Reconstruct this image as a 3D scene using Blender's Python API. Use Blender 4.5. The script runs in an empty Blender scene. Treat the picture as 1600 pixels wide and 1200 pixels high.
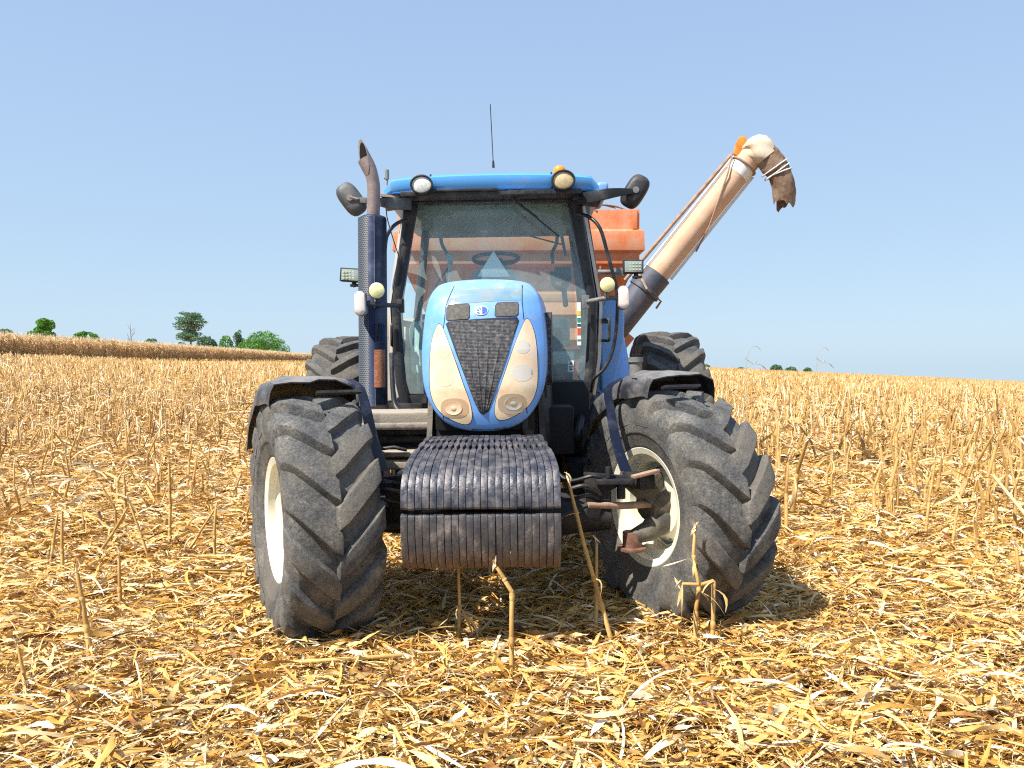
import bpy, bmesh, math, random
import numpy as np
from mathutils import Vector, Matrix, Euler
R = math.radians
random.seed(7)
rng = np.random.default_rng(11)
S = bpy.context.scene
COL = S.collection

# ------------------------------------------------------------------ camera
F = 1200.0                      # focal length in photograph pixels (1600 wide)
CAMZ = 1.47
PITCH = math.atan(30 / F)
cd = bpy.data.cameras.new('camera')
cd.sensor_width = 36.0
cd.lens = 36.0 * F / 1600.0
cd.clip_start = 0.05
cd.clip_end = 5000
cam = bpy.data.objects.new('camera', cd)
cam.location = (0, 0, CAMZ)
cam.rotation_euler = (R(90) - PITCH, 0, 0)
COL.objects.link(cam)
S.camera = cam

# ------------------------------------------------------------------ world and sun
SUN_D = Vector((.55, .45, -1.0)).normalized()        # the way the light travels
elev = math.asin(-SUN_D.z)
azim = math.atan2(-SUN_D.x, -SUN_D.y)
w = bpy.data.worlds.new('World')
S.world = w
w.use_nodes = True
nt = w.node_tree
nt.nodes.clear()
sky = nt.nodes.new('ShaderNodeTexSky')
sky.sky_type = 'NISHITA'
sky.sun_disc = False
sky.sun_elevation = elev
sky.sun_rotation = azim
sky.altitude = 600
sky.air_density = 1.0
sky.dust_density = 1.6
sky.ozone_density = 1.2
bg = nt.nodes.new('ShaderNodeBackground')
bg.inputs['Strength'].default_value = 0.13
wo = nt.nodes.new('ShaderNodeOutputWorld')
hz = nt.nodes.new('ShaderNodeMix'); hz.data_type = 'RGBA'      # thin high haze evens the clear sky out
hz.inputs['Factor'].default_value = .88
tcw = nt.nodes.new('ShaderNodeTexCoord'); sxw = nt.nodes.new('ShaderNodeSeparateXYZ')
nt.links.new(tcw.outputs['Generated'], sxw.inputs[0])
rw = nt.nodes.new('ShaderNodeValToRGB')
rw.color_ramp.elements[0].position = 0.0; rw.color_ramp.elements[0].color = (.60, .79, .96, 1)
rw.color_ramp.elements[1].position = .52; rw.color_ramp.elements[1].color = (.395, .565, .90, 1)
e_ = rw.color_ramp.elements.new(.16); e_.color = (.51, .71, .94, 1)
nt.links.new(sxw.outputs['Z'], rw.inputs[0])
vmw = nt.nodes.new('ShaderNodeVectorMath'); vmw.operation = 'SCALE'; vmw.inputs['Scale'].default_value = 4.55
nt.links.new(rw.outputs[0], vmw.inputs[0]); nt.links.new(vmw.outputs[0], hz.inputs['B'])
nt.links.new(sky.outputs[0], hz.inputs['A'])
nt.links.new(hz.outputs['Result'], bg.inputs['Color'])
nt.links.new(bg.outputs[0], wo.inputs['Surface'])
sl = bpy.data.lights.new('sun', 'SUN')
sl.energy = 5.0
sl.angle = R(.53)
sl.color = (1.0, .95, .86)
so = bpy.data.objects.new('sun', sl)
so.rotation_euler = SUN_D.to_track_quat('-Z', 'Y').to_euler()
so.location = (-20, -10, 40)
COL.objects.link(so)
S.view_settings.view_transform = 'Standard'
S.view_settings.look = 'None'
S.view_settings.exposure = 0.7
S.view_settings.gamma = 1
S.render.engine = 'CYCLES'
S.cycles.max_bounces = 8
S.cycles.diffuse_bounces = 2
S.cycles.transparent_max_bounces = 12
S.cycles.use_denoising = False
S.cycles.filter_width = 1.15
S.cycles.sample_clamp_indirect = 4

# ------------------------------------------------------------------ materials
def nodes(name):
    m = bpy.data.materials.new(name)
    m.use_nodes = True
    n = m.node_tree
    b = n.nodes['Principled BSDF']
    return m, n, b

def ramp(n, stops, fac, interp='LINEAR'):
    r = n.nodes.new('ShaderNodeValToRGB')
    r.color_ramp.interpolation = interp
    e = r.color_ramp.elements
    while len(e) < len(stops): e.new(.5)
    for k, (p, c) in enumerate(stops):
        e[k].position = p
        e[k].color = (c[0], c[1], c[2], 1) if len(c) == 3 else c
    n.links.new(fac, r.inputs[0])
    return r

def noise(n, scale, detail=4, rough=.6, coord='Object', vec=None, stretch=None):
    t = n.nodes.new('ShaderNodeTexNoise')
    t.inputs['Scale'].default_value = scale
    t.inputs['Detail'].default_value = detail
    t.inputs['Roughness'].default_value = rough
    if vec is None:
        c = n.nodes.new('ShaderNodeTexCoord')
        vec = c.outputs[coord]
    if stretch:
        mp = n.nodes.new('ShaderNodeMapping')
        mp.inputs['Scale'].default_value = stretch
        n.links.new(vec, mp.inputs[0])
        vec = mp.outputs[0]
    n.links.new(vec, t.inputs['Vector'])
    return t

def bump(n, b, fac, strength=.3, dist=.01):
    u = n.nodes.new('ShaderNodeBump')
    u.inputs['Strength'].default_value = strength
    u.inputs['Distance'].default_value = dist
    n.links.new(fac, u.inputs['Height'])
    n.links.new(u.outputs[0], b.inputs['Normal'])
    return u

def mat(name, col, rough=.5, metal=0.0, spec=.5, dirt=None, dirt_amt=.4, dscale=6, bmp=0, bscale=60, coat=0, up=0, stretch=None):
    """paint or metal; dust patches (noise) of colour dirt; up adds dust lying on upward faces"""
    m, n, b = nodes(name)
    b.inputs['Base Color'].default_value = (*col, 1)
    b.inputs['Roughness'].default_value = rough
    b.inputs['Metallic'].default_value = metal
    b.inputs['Specular IOR Level'].default_value = spec
    b.inputs['Coat Weight'].default_value = coat
    b.inputs['Coat Roughness'].default_value = .12
    if dirt:
        t = noise(n, dscale, 8, .68, stretch=stretch)
        lo = .62 - dirt_amt * .45
        r = ramp(n, [(max(0, lo), (0, 0, 0)), (min(1, lo + .22), (1, 1, 1))], t.outputs['Fac'])
        mul = n.nodes.new('ShaderNodeMath'); mul.operation = 'MULTIPLY'
        n.links.new(r.outputs[0], mul.inputs[0]); mul.inputs[1].default_value = min(1, .35 + dirt_amt * .6)
        fac = mul.outputs[0]
        if up:
            g = n.nodes.new('ShaderNodeNewGeometry')
            s = n.nodes.new('ShaderNodeSeparateXYZ'); n.links.new(g.outputs['Normal'], s.inputs[0])
            mr = n.nodes.new('ShaderNodeMapRange')
            mr.inputs['From Min'].default_value = .35; mr.inputs['From Max'].default_value = .95
            mr.inputs['To Max'].default_value = up
            n.links.new(s.outputs['Z'], mr.inputs['Value'])
            ad = n.nodes.new('ShaderNodeMath'); ad.operation = 'ADD'; ad.use_clamp = True
            n.links.new(fac, ad.inputs[0]); n.links.new(mr.outputs[0], ad.inputs[1])
            fac = ad.outputs[0]
        mx = n.nodes.new('ShaderNodeMix'); mx.data_type = 'RGBA'
        mx.inputs['A'].default_value = (*col, 1); mx.inputs['B'].default_value = (*dirt, 1)
        n.links.new(fac, mx.inputs['Factor']); n.links.new(mx.outputs['Result'], b.inputs['Base Color'])
        rm = n.nodes.new('ShaderNodeMix'); rm.data_type = 'FLOAT'
        rm.inputs['A'].default_value = rough; rm.inputs['B'].default_value = min(1, rough + .35)
        n.links.new(fac, rm.inputs['Factor']); n.links.new(rm.outputs['Result'], b.inputs['Roughness'])
    if bmp:
        t2 = noise(n, bscale, 6, .6)
        bump(n, b, t2.outputs['Fac'], bmp, .01)
    return m

DUST = (.42, .33, .22)
M = {}
M['blue'] = mat('blue_paint', (.14, .35, .76), .38, 0, .5, (.38, .42, .44), .30, 14, coat=.25, up=.35)
M['blue_clean'] = mat('blue_roof_paint', (.10, .38, .80), .3, 0, .5, (.35, .42, .5), .2, 5, coat=.3)
M['black'] = mat('black_plastic', (.018, .019, .022), .45, 0, .4, (.14, .12, .10), .30, 8, .15, 90)
M['dark_metal'] = mat('dark_cast_iron', (.02, .022, .028), .55, .2, .4, (.10, .08, .06), .35, 7, .4, 40)
M['dusty_metal'] = mat('dust_covered_metal', (.10, .10, .10), .75, 0, .3, (.36, .31, .25), .75, 9, .35, 60, up=.5)
M['grey_metal'] = mat('grey_painted_metal', (.17, .175, .18), .5, .2, .4, (.34, .29, .22), .45, 10, .2, 60)
M['weight'] = mat('worn_weight_iron', (.045, .049, .064), .36, .35, .5, (.24, .21, .20), .42, 22, .35, 45, stretch=(1, 1, .5))
M['rust'] = mat('rusty_steel', (.22, .075, .035), .8, .1, .3, (.40, .20, .12), .5, 18, .4, 80)
M['rust_dusty'] = mat('dusty_brown_pipe', (.40, .27, .19), .75, .1, .3, (.22, .09, .05), .35, 12, .3, 60)
M['orange'] = mat('orange_cart_paint', (.66, .19, .065), .5, 0, .4, (.60, .34, .22), .5, 5, .05, 30)
M['cream'] = mat('cream_rim_paint', (.80, .76, .60), .5, 0, .35, (.48, .40, .22), .25, 8, .1, 40)
M['amber'] = mat('amber_plastic', (.85, .30, .02), .25, 0, .5)
M['rubber_hose'] = mat('black_rubber_hose', (.012, .013, .016), .4, 0, .5, (.12, .11, .10), .3, 12)
M['chrome'] = mat('scratched_chrome', (.7, .7, .68), .22, .9, .5)
M['seat'] = mat('dark_seat_fabric', (.10, .07, .13), .9, 0, .2)
M['interior'] = mat('grey_cab_plastic', (.34, .40, .42), .6, 0, .3)
M['pale'] = mat('pale_instrument_cover', (.78, .84, .80), .5, 0, .4)
M['white'] = mat('dirty_white_paint', (.80, .79, .74), .5, 0, .4, (.50, .40, .30), .3, 8)
M['white_plain'] = mat('white_pipe_paint', (.80, .79, .76), .5)
M['beige'] = mat('faded_orange_tube_paint', (.62, .36, .22), .6, 0, .35, (.70, .50, .35), .5, 4, .06, 40)
M['slate'] = mat('slate_grey_tube_paint', (.07, .08, .11), .5, .1, .4, (.20, .15, .13), .4, 5, .1, 40)
M['spout_rubber'] = mat('weathered_rubber_sheet', (.16, .085, .05), .8, 0, .3, (.42, .33, .24), .45, 5, .6, 30)
M['label_yellow'] = mat('yellow_print', (.75, .60, .02), .5)
M['label_white'] = mat('white_print', (.80, .82, .80), .5)
M['label_red'] = mat('red_print', (.65, .10, .03), .5)
M['label_green'] = mat('green_print', (.02, .28, .18), .5)
M['label_dark'] = mat('dark_print', (.05, .06, .05), .5)
M['seam'] = mat('dark_panel_gap', (.008, .012, .03), .7)
M['silver'] = mat('silver_emblem', (.46, .50, .56), .35, .5, .5)
M['bluemark'] = mat('blue_emblem_print', (.04, .10, .42), .35)
M['hubgrey'] = mat('blue_grey_hub', (.13, .17, .22), .45, .3, .4, (.32, .30, .26), .4, 14, .3, 60)

def rubber(name, dust_amt, base=(.014, .015, .018)):
    m, n, b = nodes(name)
    t = noise(n, 5, 10, .75)
    t2 = noise(n, 70, 8, .75)
    mx0 = n.nodes.new('ShaderNodeMath'); mx0.operation = 'MULTIPLY_ADD'
    n.links.new(t2.outputs['Fac'], mx0.inputs[0]); mx0.inputs[1].default_value = .7
    n.links.new(t.outputs['Fac'], mx0.inputs[2])
    r = ramp(n, [(.55, base), (.78, tuple(.095 * dust_amt + c for c in (0, 0, 0))), (.92, (.175 * dust_amt, .17 * dust_amt, .155 * dust_amt)), (1, (.28 * dust_amt, .26 * dust_amt, .22 * dust_amt))], mx0.outputs[0])
    # brown dust in large soft patches
    t4 = noise(n, 2.3, 5, .6)
    r4 = ramp(n, [(.42, (0, 0, 0)), (.66, (.8, .8, .8))], t4.outputs['Fac'])
    mm = n.nodes.new('ShaderNodeMix'); mm.data_type = 'RGBA'
    n.links.new(r4.outputs[0], mm.inputs['Factor']); n.links.new(r.outputs[0], mm.inputs['A']); mm.inputs['B'].default_value = (.165 * dust_amt, .14 * dust_amt, .11 * dust_amt, 1)
    n.links.new(mm.outputs['Result'], b.inputs['Base Color'])
    b.inputs['Roughness'].default_value = .72
    b.inputs['Specular IOR Level'].default_value = .4
    t3 = noise(n, 26, 12, .8)
    bump(n, b, t3.outputs['Fac'], 1.0, .02)
    return m
M['tyre'] = rubber('dusty_tyre_rubber', 1.05)
M['sidewall'] = rubber('brown_dusted_sidewall', 1.0)
M['tyre_rear'] = rubber('rear_tyre_rubber', .80)

def glass(name, tint, film, film_col, gloss_rough=.03):
    m = bpy.data.materials.new(name); m.use_nodes = True
    n = m.node_tree; n.nodes.clear()
    tr = n.nodes.new('ShaderNodeBsdfTransparent'); tr.inputs[0].default_value = (*tint, 1)
    gl = n.nodes.new('ShaderNodeBsdfGlossy'); gl.inputs['Roughness'].default_value = gloss_rough
    df = n.nodes.new('ShaderNodeBsdfDiffuse'); df.inputs[0].default_value = (*film_col, 1)
    fr = n.nodes.new('ShaderNodeFresnel'); fr.inputs[0].default_value = 1.5
    m1 = n.nodes.new('ShaderNodeMixShader'); m2 = n.nodes.new('ShaderNodeMixShader')
    t = noise(n, 3.5, 8, .7)
    r = ramp(n, [(.35, (film * .6,) * 3), (.62, (film * 1.2,) * 3), (.75, (min(1, film * 2.6),) * 3)], t.outputs['Fac'])
    n.links.new(r.outputs[0], m1.inputs[0]); n.links.new(tr.outputs[0], m1.inputs[1]); n.links.new(df.outputs[0], m1.inputs[2])
    n.links.new(fr.outputs[0], m2.inputs[0]); n.links.new(m1.outputs[0], m2.inputs[1]); n.links.new(gl.outputs[0], m2.inputs[2])
    o = n.nodes.new('ShaderNodeOutputMaterial'); n.links.new(m2.outputs[0], o.inputs[0])
    return m
M['windshield'] = glass('dusty_windshield_glass', (.80, .94, .95), .20, (.66, .84, .84))
M['glass'] = glass('green_side_glass', (.72, .92, .92), .08, (.55, .72, .72))
M['lens'] = glass('yellowed_lens', (.99, .96, .90), .30, (.95, .80, .60), .10)
M['clear_lens'] = glass('clear_lens', (.95, .97, .92), .10, (.8, .8, .7), .05)

def lamp_bowl():
    m, n, b = nodes('lamp_reflector')
    t = noise(n, 7, 5, .6)
    r = ramp(n, [(.3, (.78, .50, .31)), (.5, (.80, .61, .40)), (.72, (.78, .67, .49))], t.outputs['Fac'])
    n.links.new(r.outputs[0], b.inputs['Base Color'])
    b.inputs['Roughness'].default_value = .28
    b.inputs['Coat Weight'].default_value = 1; b.inputs['Coat Roughness'].default_value = .04
    return m
M['bowl'] = lamp_bowl()
M['bowl_ring'] = mat('reflector_ring', (.72, .66, .56), .3, .2, .5)
M['bowl_dark'] = mat('reflector_cup', (.80, .62, .46), .35, .1, .5)

def fine_mesh(name, col, hi, sx, sz, rough=.6):
    """dark sheet with small holes: bright webs between holes"""
    m, n, b = nodes(name)
    c = n.nodes.new('ShaderNodeTexCoord')
    mp = n.nodes.new('ShaderNodeMapping'); mp.inputs['Scale'].default_value = (sx, .001, sz)
    n.links.new(c.outputs['Object'], mp.inputs[0])
    v = n.nodes.new('ShaderNodeTexVoronoi'); v.inputs['Scale'].default_value = 1; v.inputs['Randomness'].default_value = .12
    n.links.new(mp.outputs[0], v.inputs['Vector'])
    t = noise(n, 45, 3, .8)
    r = ramp(n, [(.26, (.006, .006, .008)), (.42, col)], v.outputs['Distance'])
    r2 = ramp(n, [(.45, (0, 0, 0)), (.68, (1, 1, 1))], t.outputs['Fac'])
    mx = n.nodes.new('ShaderNodeMix'); mx.data_type = 'RGBA'
    mu = n.nodes.new('ShaderNodeMath'); mu.operation = 'MULTIPLY'
    n.links.new(r2.outputs[0], mu.inputs[0]); n.links.new(v.outputs['Distance'], mu.inputs[1])
    n.links.new(mu.outputs[0], mx.inputs['Factor']); n.links.new(r.outputs[0], mx.inputs['A']); mx.inputs['B'].default_value = (*hi, 1)
    n.links.new(mx.outputs['Result'], b.inputs['Base Color'])
    b.inputs['Roughness'].default_value = rough
    bump(n, b, v.outputs['Distance'], .8, .004)
    return m
M['grille'] = fine_mesh('grille_mesh', (.034, .037, .048), (.34, .31, .28), 150, 130)
M['vent'] = fine_mesh('vent_mesh', (.17, .16, .14), (.34, .30, .25), 260, 260)
M['perf'] = fine_mesh('perforated_shield', (.34, .38, .42), (.55, .40, .25), 62, 48, .4)

def straw(name, stops, transl=.06):
    m, n, b = nodes(name)
    a = n.nodes.new('ShaderNodeAttribute'); a.attribute_name = 'tone'
    t = noise(n, 38, 4, .6)
    ma = n.nodes.new('ShaderNodeMath'); ma.operation = 'MULTIPLY_ADD'
    n.links.new(t.outputs['Fac'], ma.inputs[0]); ma.inputs[1].default_value = .30
    sb = n.nodes.new('ShaderNodeMath'); sb.operation = 'SUBTRACT'
    n.links.new(a.outputs['Fac'], sb.inputs[0]); sb.inputs[1].default_value = .15
    n.links.new(sb.outputs[0], ma.inputs[2])
    r = ramp(n, stops, ma.outputs[0])
    n.links.new(r.outputs[0], b.inputs['Base Color'])
    b.inputs['Roughness'].default_value = .62
    b.inputs['Specular IOR Level'].default_value = .35
    if transl:
        o = n.nodes['Material Output']
        tl = n.nodes.new('ShaderNodeBsdfTranslucent'); n.links.new(r.outputs[0], tl.inputs[0])
        mx = n.nodes.new('ShaderNodeMixShader'); mx.inputs[0].default_value = transl
        n.links.new(b.outputs[0], mx.inputs[1]); n.links.new(tl.outputs[0], mx.inputs[2])
        n.links.new(mx.outputs[0], o.inputs[0])
    return m
STRAW = [(0, (.05, .016, .006)), (.18, (.24, .095, .02)), (.36, (.54, .27, .045)), (.58, (.72, .44, .125)), (.76, (.79, .57, .27)), (.92, (.84, .70, .45)), (1, (.88, .81, .65))]
M['straw'] = straw('dry_corn_straw', STRAW)
M['stalk'] = straw('dry_corn_stalk', [(0, (.12, .05, .016)), (.25, (.34, .17, .04)), (.55, (.56, .34, .11)), (.8, (.68, .48, .23)), (1, (.80, .68, .48))], .05)
M['corn'] = straw('standing_dry_corn', [(0, (.22, .11, .04)), (.35, (.56, .34, .14)), (.65, (.74, .52, .27)), (1, (.88, .74, .52))], .2)
M['leaf'] = straw('tree_foliage', [(0, (.03, .075, .012)), (.4, (.08, .23, .025)), (.75, (.15, .38, .04)), (1, (.24, .46, .08))], .3)
M['leaf_blue'] = straw('grey_green_foliage', [(0, (.045, .10, .06)), (.5, (.11, .22, .12)), (1, (.22, .36, .20))], .2)
M['bark'] = mat('pale_bark', (.20, .15, .11), .9, 0, .2, (.10, .07, .05), .5, 3)
M['weed'] = mat('grey_weed_stem', (.42, .38, .30), .8, 0, .2)

# ------------------------------------------------------------------ mesh helper
class MB:
    def __init__(s): s.v = []; s.f = []
    def add(s, vs, fs):
        o = len(s.v)
        s.v += [tuple(v) for v in vs]
        s.f += [tuple(i + o for i in f) for f in fs]
        return s
    def box(s, c, d, rot=None):
        x, y, z = [q / 2 for q in d]
        vs = [Vector((a, b, e)) for a in (-x, x) for b in (-y, y) for e in (-z, z)]
        if rot:
            m = Euler(rot).to_matrix(); vs = [m @ v for v in vs]
        c = Vector(c)
        return s.add([v + c for v in vs], [(0, 1, 3, 2), (4, 6, 7, 5), (0, 4, 5, 1), (2, 3, 7, 6), (0, 2, 6, 4), (1, 5, 7, 3)])
    def tube(s, pts, r, n=10, caps=True, flat=1.0):
        pts = [Vector(p) for p in pts]
        rs = r if isinstance(r, (list, tuple)) else [r] * len(pts)
        prev = None; rings = []
        for i, p in enumerate(pts):
            if i == 0: t = pts[1] - p
            elif i == len(pts) - 1: t = p - pts[i - 1]
            else: t = (pts[i + 1] - p).normalized() + (p - pts[i - 1]).normalized()
            t.normalize()
            if prev is None:
                a = Vector((0, 0, 1)) if abs(t.z) < .9 else Vector((0, 1, 0))
                u = t.cross(a).normalized()
            else:
                u = (prev - t * prev.dot(t)).normalized()
            prev = u; q = t.cross(u)
            rings.append([p + (u * math.cos(6.28318 * k / n) + q * math.sin(6.28318 * k / n) * flat) * rs[i] for k in range(n)])
        vs = [v for g in rings for v in g]; fs = []
        for i in range(len(pts) - 1):
            for k in range(n):
                a = i * n + k; b = i * n + (k + 1) % n
                fs.append((a, b, b + n, a + n))
        if caps:
            fs.append(tuple(range(n))[::-1]); fs.append(tuple((len(pts) - 1) * n + k for k in range(n)))
        return s.add(vs, fs)
    def lathe(s, prof, n=32, mtx=None, closed=False):
        """prof (r, h) about local Z"""
        vs = []; fs = []; m = len(prof)
        for k in range(n):
            a = 2 * math.pi * k / n
            for (r, h) in prof:
                v = Vector((r * math.cos(a), r * math.sin(a), h))
                vs.append(mtx @ v if mtx else v)
        for k in range(n):
            k2 = (k + 1) % n
            for j in range(m - 1 + (1 if closed else 0)):
                j2 = (j + 1) % m
                fs.append((k * m + j, k2 * m + j, k2 * m + j2, k * m + j2))
        return s.add(vs, fs)
    def plate(s, pts, thick):
        """closed loop of 3-D points extruded by vector thick"""
        n = len(pts); t = Vector(thick)
        a = [Vector(p) for p in pts]
        return s.add(a + [p + t for p in a], [tuple(range(n))[::-1], tuple(range(n, 2 * n))] + [(i, (i + 1) % n, (i + 1) % n + n, i + n) for i in range(n)])
    def grid(s, G, thick=None):
        """G rows of points; thick vector makes it a closed sheet"""
        r = len(G); c = len(G[0])
        vs = [Vector(p) for row in G for p in row]
        fs = [(i * c + j, i * c + j + 1, (i + 1) * c + j + 1, (i + 1) * c + j) for i in range(r - 1) for j in range(c - 1)]
        if thick is None: return s.add(vs, fs)
        t = Vector(thick); N = r * c
        fs2 = [tuple(i + N for i in f)[::-1] for f in fs]
        rim = [(0 * c + j, 0 * c + j + 1) for j in range(c - 1)] + [(i * c + c - 1, (i + 1) * c + c - 1) for i in range(r - 1)] + \
              [((r - 1) * c + j + 1, (r - 1) * c + j) for j in range(c - 1)] + [((i + 1) * c, i * c) for i in range(r - 1)]
        return s.add(vs + [v + t for v in vs], fs + fs2 + [(b, a, a + N, b + N) for a, b in rim])
    def build(s, name, m, parent=None, smooth=40, bev=0, seg=2):
        me = bpy.data.meshes.new(name)
        me.from_pydata(s.v, [], s.f)
        bm = bmesh.new(); bm.from_mesh(me)
        bmesh.ops.recalc_face_normals(bm, faces=bm.faces)
        if bev:
            ed = [e for e in bm.edges if len(e.link_faces) == 2 and e.calc_face_angle(0) > R(35)]
            try: bmesh.ops.bevel(bm, geom=ed, offset=bev, segments=seg, affect='EDGES', profile=.6)
            except Exception: pass
        bm.to_mesh(me); bm.free()
        if smooth:
            me.shade_smooth()
            me.set_sharp_from_angle(angle=R(smooth))
        mm = M[m] if isinstance(m, str) else m
        me.materials.append(mm)
        o = bpy.data.objects.new(name, me)
        COL.objects.link(o)
        if parent: o.parent = parent
        return o

def curve(pts, n=6):
    """Catmull-Rom through the points"""
    P = [Vector(p) for p in pts]; P = [P[0] * 2 - P[1]] + P + [P[-1] * 2 - P[-2]]
    out = []
    for i in range(1, len(P) - 2):
        for k in range(n):
            t = k / n; a, b, c, d = P[i - 1:i + 3]
            out.append(.5 * ((2 * b) + (c - a) * t + (2 * a - 5 * b + 4 * c - d) * t * t + (3 * b - a - 3 * c + d) * t ** 3))
    out.append(P[-2])
    return out

def tag(o, label, cat, group=None, kind=None):
    o['label'] = label
    if cat: o['category'] = cat
    if group: o['group'] = group
    if kind: o['kind'] = kind
    return o

def empty(name, loc=(0, 0, 0), rot=(0, 0, 0), parent=None):
    o = bpy.data.objects.new(name, None)
    o.empty_display_size = .2
    o.location = loc; o.rotation_euler = rot
    COL.objects.link(o)
    if parent: o.parent = parent
    return o

def W(px, py, Y):
    """the world point at distance Y seen at photograph pixel px, py"""
    d = Vector(((px - 800) / F, -(py - 600) / F, -1.0))
    d = Euler((R(90) - PITCH, 0, 0)).to_matrix() @ d
    return Vector((0, 0, CAMZ)) + d * (Y / d.y)

def bulk_mesh(name, V, Fc, tone, m, nside=4):
    me = bpy.data.meshes.new(name)
    me.vertices.add(len(V)); me.vertices.foreach_set('co', np.ascontiguousarray(V, dtype=np.float32).ravel())
    me.loops.add(Fc.size); me.loops.foreach_set('vertex_index', Fc.astype(np.int32).ravel())
    me.polygons.add(len(Fc)); me.polygons.foreach_set('loop_start', np.arange(0, Fc.size, nside, dtype=np.int32))
    me.polygons.foreach_set('loop_total', np.full(len(Fc), nside, dtype=np.int32))
    me.update(calc_edges=True); me.validate()
    a = me.attributes.new('tone', 'FLOAT', 'POINT'); a.data.foreach_set('value', tone.astype(np.float32))
    me.materials.append(M[m])
    o = bpy.data.objects.new(name, me); COL.objects.link(o)
    return o

# ------------------------------------------------------------------ terrain
_ph = rng.uniform(0, 6.28, (14, 2))
def skyline(a):
    return np.interp(a, [-1.4, -.667, -.46, -.275, -.1, .1, .25, .667, 1.4],
                     [.030, .024, .0145, .006, .003, .000, -.0035, -.0225, -.05])
def hgt(x, y):
    x = np.asarray(x, float); y = np.asarray(y, float)
    yy = np.maximum(y, .01)
    fade = np.clip((yy - 6) / 40, 0, 1); fade = fade * fade * (3 - 2 * fade)
    yc = np.minimum(yy, 260)
    z = yc * skyline(x / np.maximum(yy, 8)) * fade + CAMZ * yc / 260
    z = z * np.clip((yy - 5) / 10, 0, 1)
    z = z - np.maximum(0, yy - 260) * .03
    near = np.exp(-(np.maximum(0, yy - 12) / 30))
    z = z + near * (.018 * np.sin(x * 2.3 + 1) * np.sin(y * 1.7) + .012 * np.sin(x * 5.1 + y * 3.3) + .01 * np.sin(x * 9.7 - y * 7.9))
    return z

def build_ground():
    ys = np.concatenate([np.linspace(-30, -1, 10), np.arange(-.5, 16, .22), np.geomspace(16.3, 300, 60), [340, 420, 600, 900]])
    nx = 161
    u = np.linspace(-1, 1, nx)
    V = []
    for y in ys:
        hw = max(16, abs(y) * 1.4 + 10)
        V.append(np.stack([u * abs(u) ** .35 * hw, np.full(nx, y), hgt(u * abs(u) ** .35 * hw, np.full(nx, y))], 1))
    V = np.concatenate(V)
    i = np.arange(len(ys) - 1)[:, None] * nx + np.arange(nx - 1)[None]
    Fc = np.stack([i, i + 1, i + 1 + nx, i + nx], -1).reshape(-1, 4)
    m, n, b = nodes('straw_strewn_soil')
    t1 = noise(n, .35, 8, .7); t2 = noise(n, 14, 8, .75); t3 = noise(n, 2.2, 6, .7, stretch=(1, .25, 1))
    r1 = ramp(n, [(.3, (.06, .03, .012)), (.5, (.22, .12, .035)), (.66, (.55, .36, .13)), (.8, (.74, .56, .28))], t2.outputs['Fac'])
    r2 = ramp(n, [(.3, (.50, .33, .14)), (.6, (.64, .46, .24))], t3.outputs['Fac'])
    c = n.nodes.new('ShaderNodeTexCoord'); sp = n.nodes.new('ShaderNodeSeparateXYZ'); n.links.new(c.outputs['Object'], sp.inputs[0])
    mr = n.nodes.new('ShaderNodeMapRange'); mr.inputs['From Min'].default_value = 14; mr.inputs['From Max'].default_value = 60
    n.links.new(sp.outputs['Y'], mr.inputs['Value'])
    mx = n.nodes.new('ShaderNodeMix'); mx.data_type = 'RGBA'
    n.links.new(mr.outputs[0], mx.inputs['Factor']); n.links.new(r1.outputs[0], mx.inputs['A']); n.links.new(r2.outputs[0], mx.inputs['B'])
    n.links.new(mx.outputs['Result'], b.inputs['Base Color'])
    b.inputs['Roughness'].default_value = .95
    b.inputs['Specular IOR Level'].default_value = .1
    bump(n, b, t2.outputs['Fac'], 1.0, .04)
    M['soil'] = m
    o = bulk_mesh('ground', V, Fc, np.zeros(len(V)), 'soil')
    o.data.shade_smooth()
    tag(o, 'harvested corn field ground rising to the left and falling away to the right', None, kind='structure')
build_ground()

# ================================================================== TRACTOR
TY = 4.62
tractor = empty('tractor', (-.13, TY, 0), (0, R(-.8), R(-1.0)))
tag(tractor, 'blue farm tractor with black front weights and steered front wheels, parked in corn stubble', 'tractor')
TM = Matrix.LocRotScale(Vector((-.13, TY, 0)), Euler((0, R(-.8), R(-1.0))), None)
TMI = TM.inverted()
def T(px, py, Y): return TMI @ W(px, py, Y)
def sub(name, mb, m, parent, **k): return mb.build(name, m, parent, **k)

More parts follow.
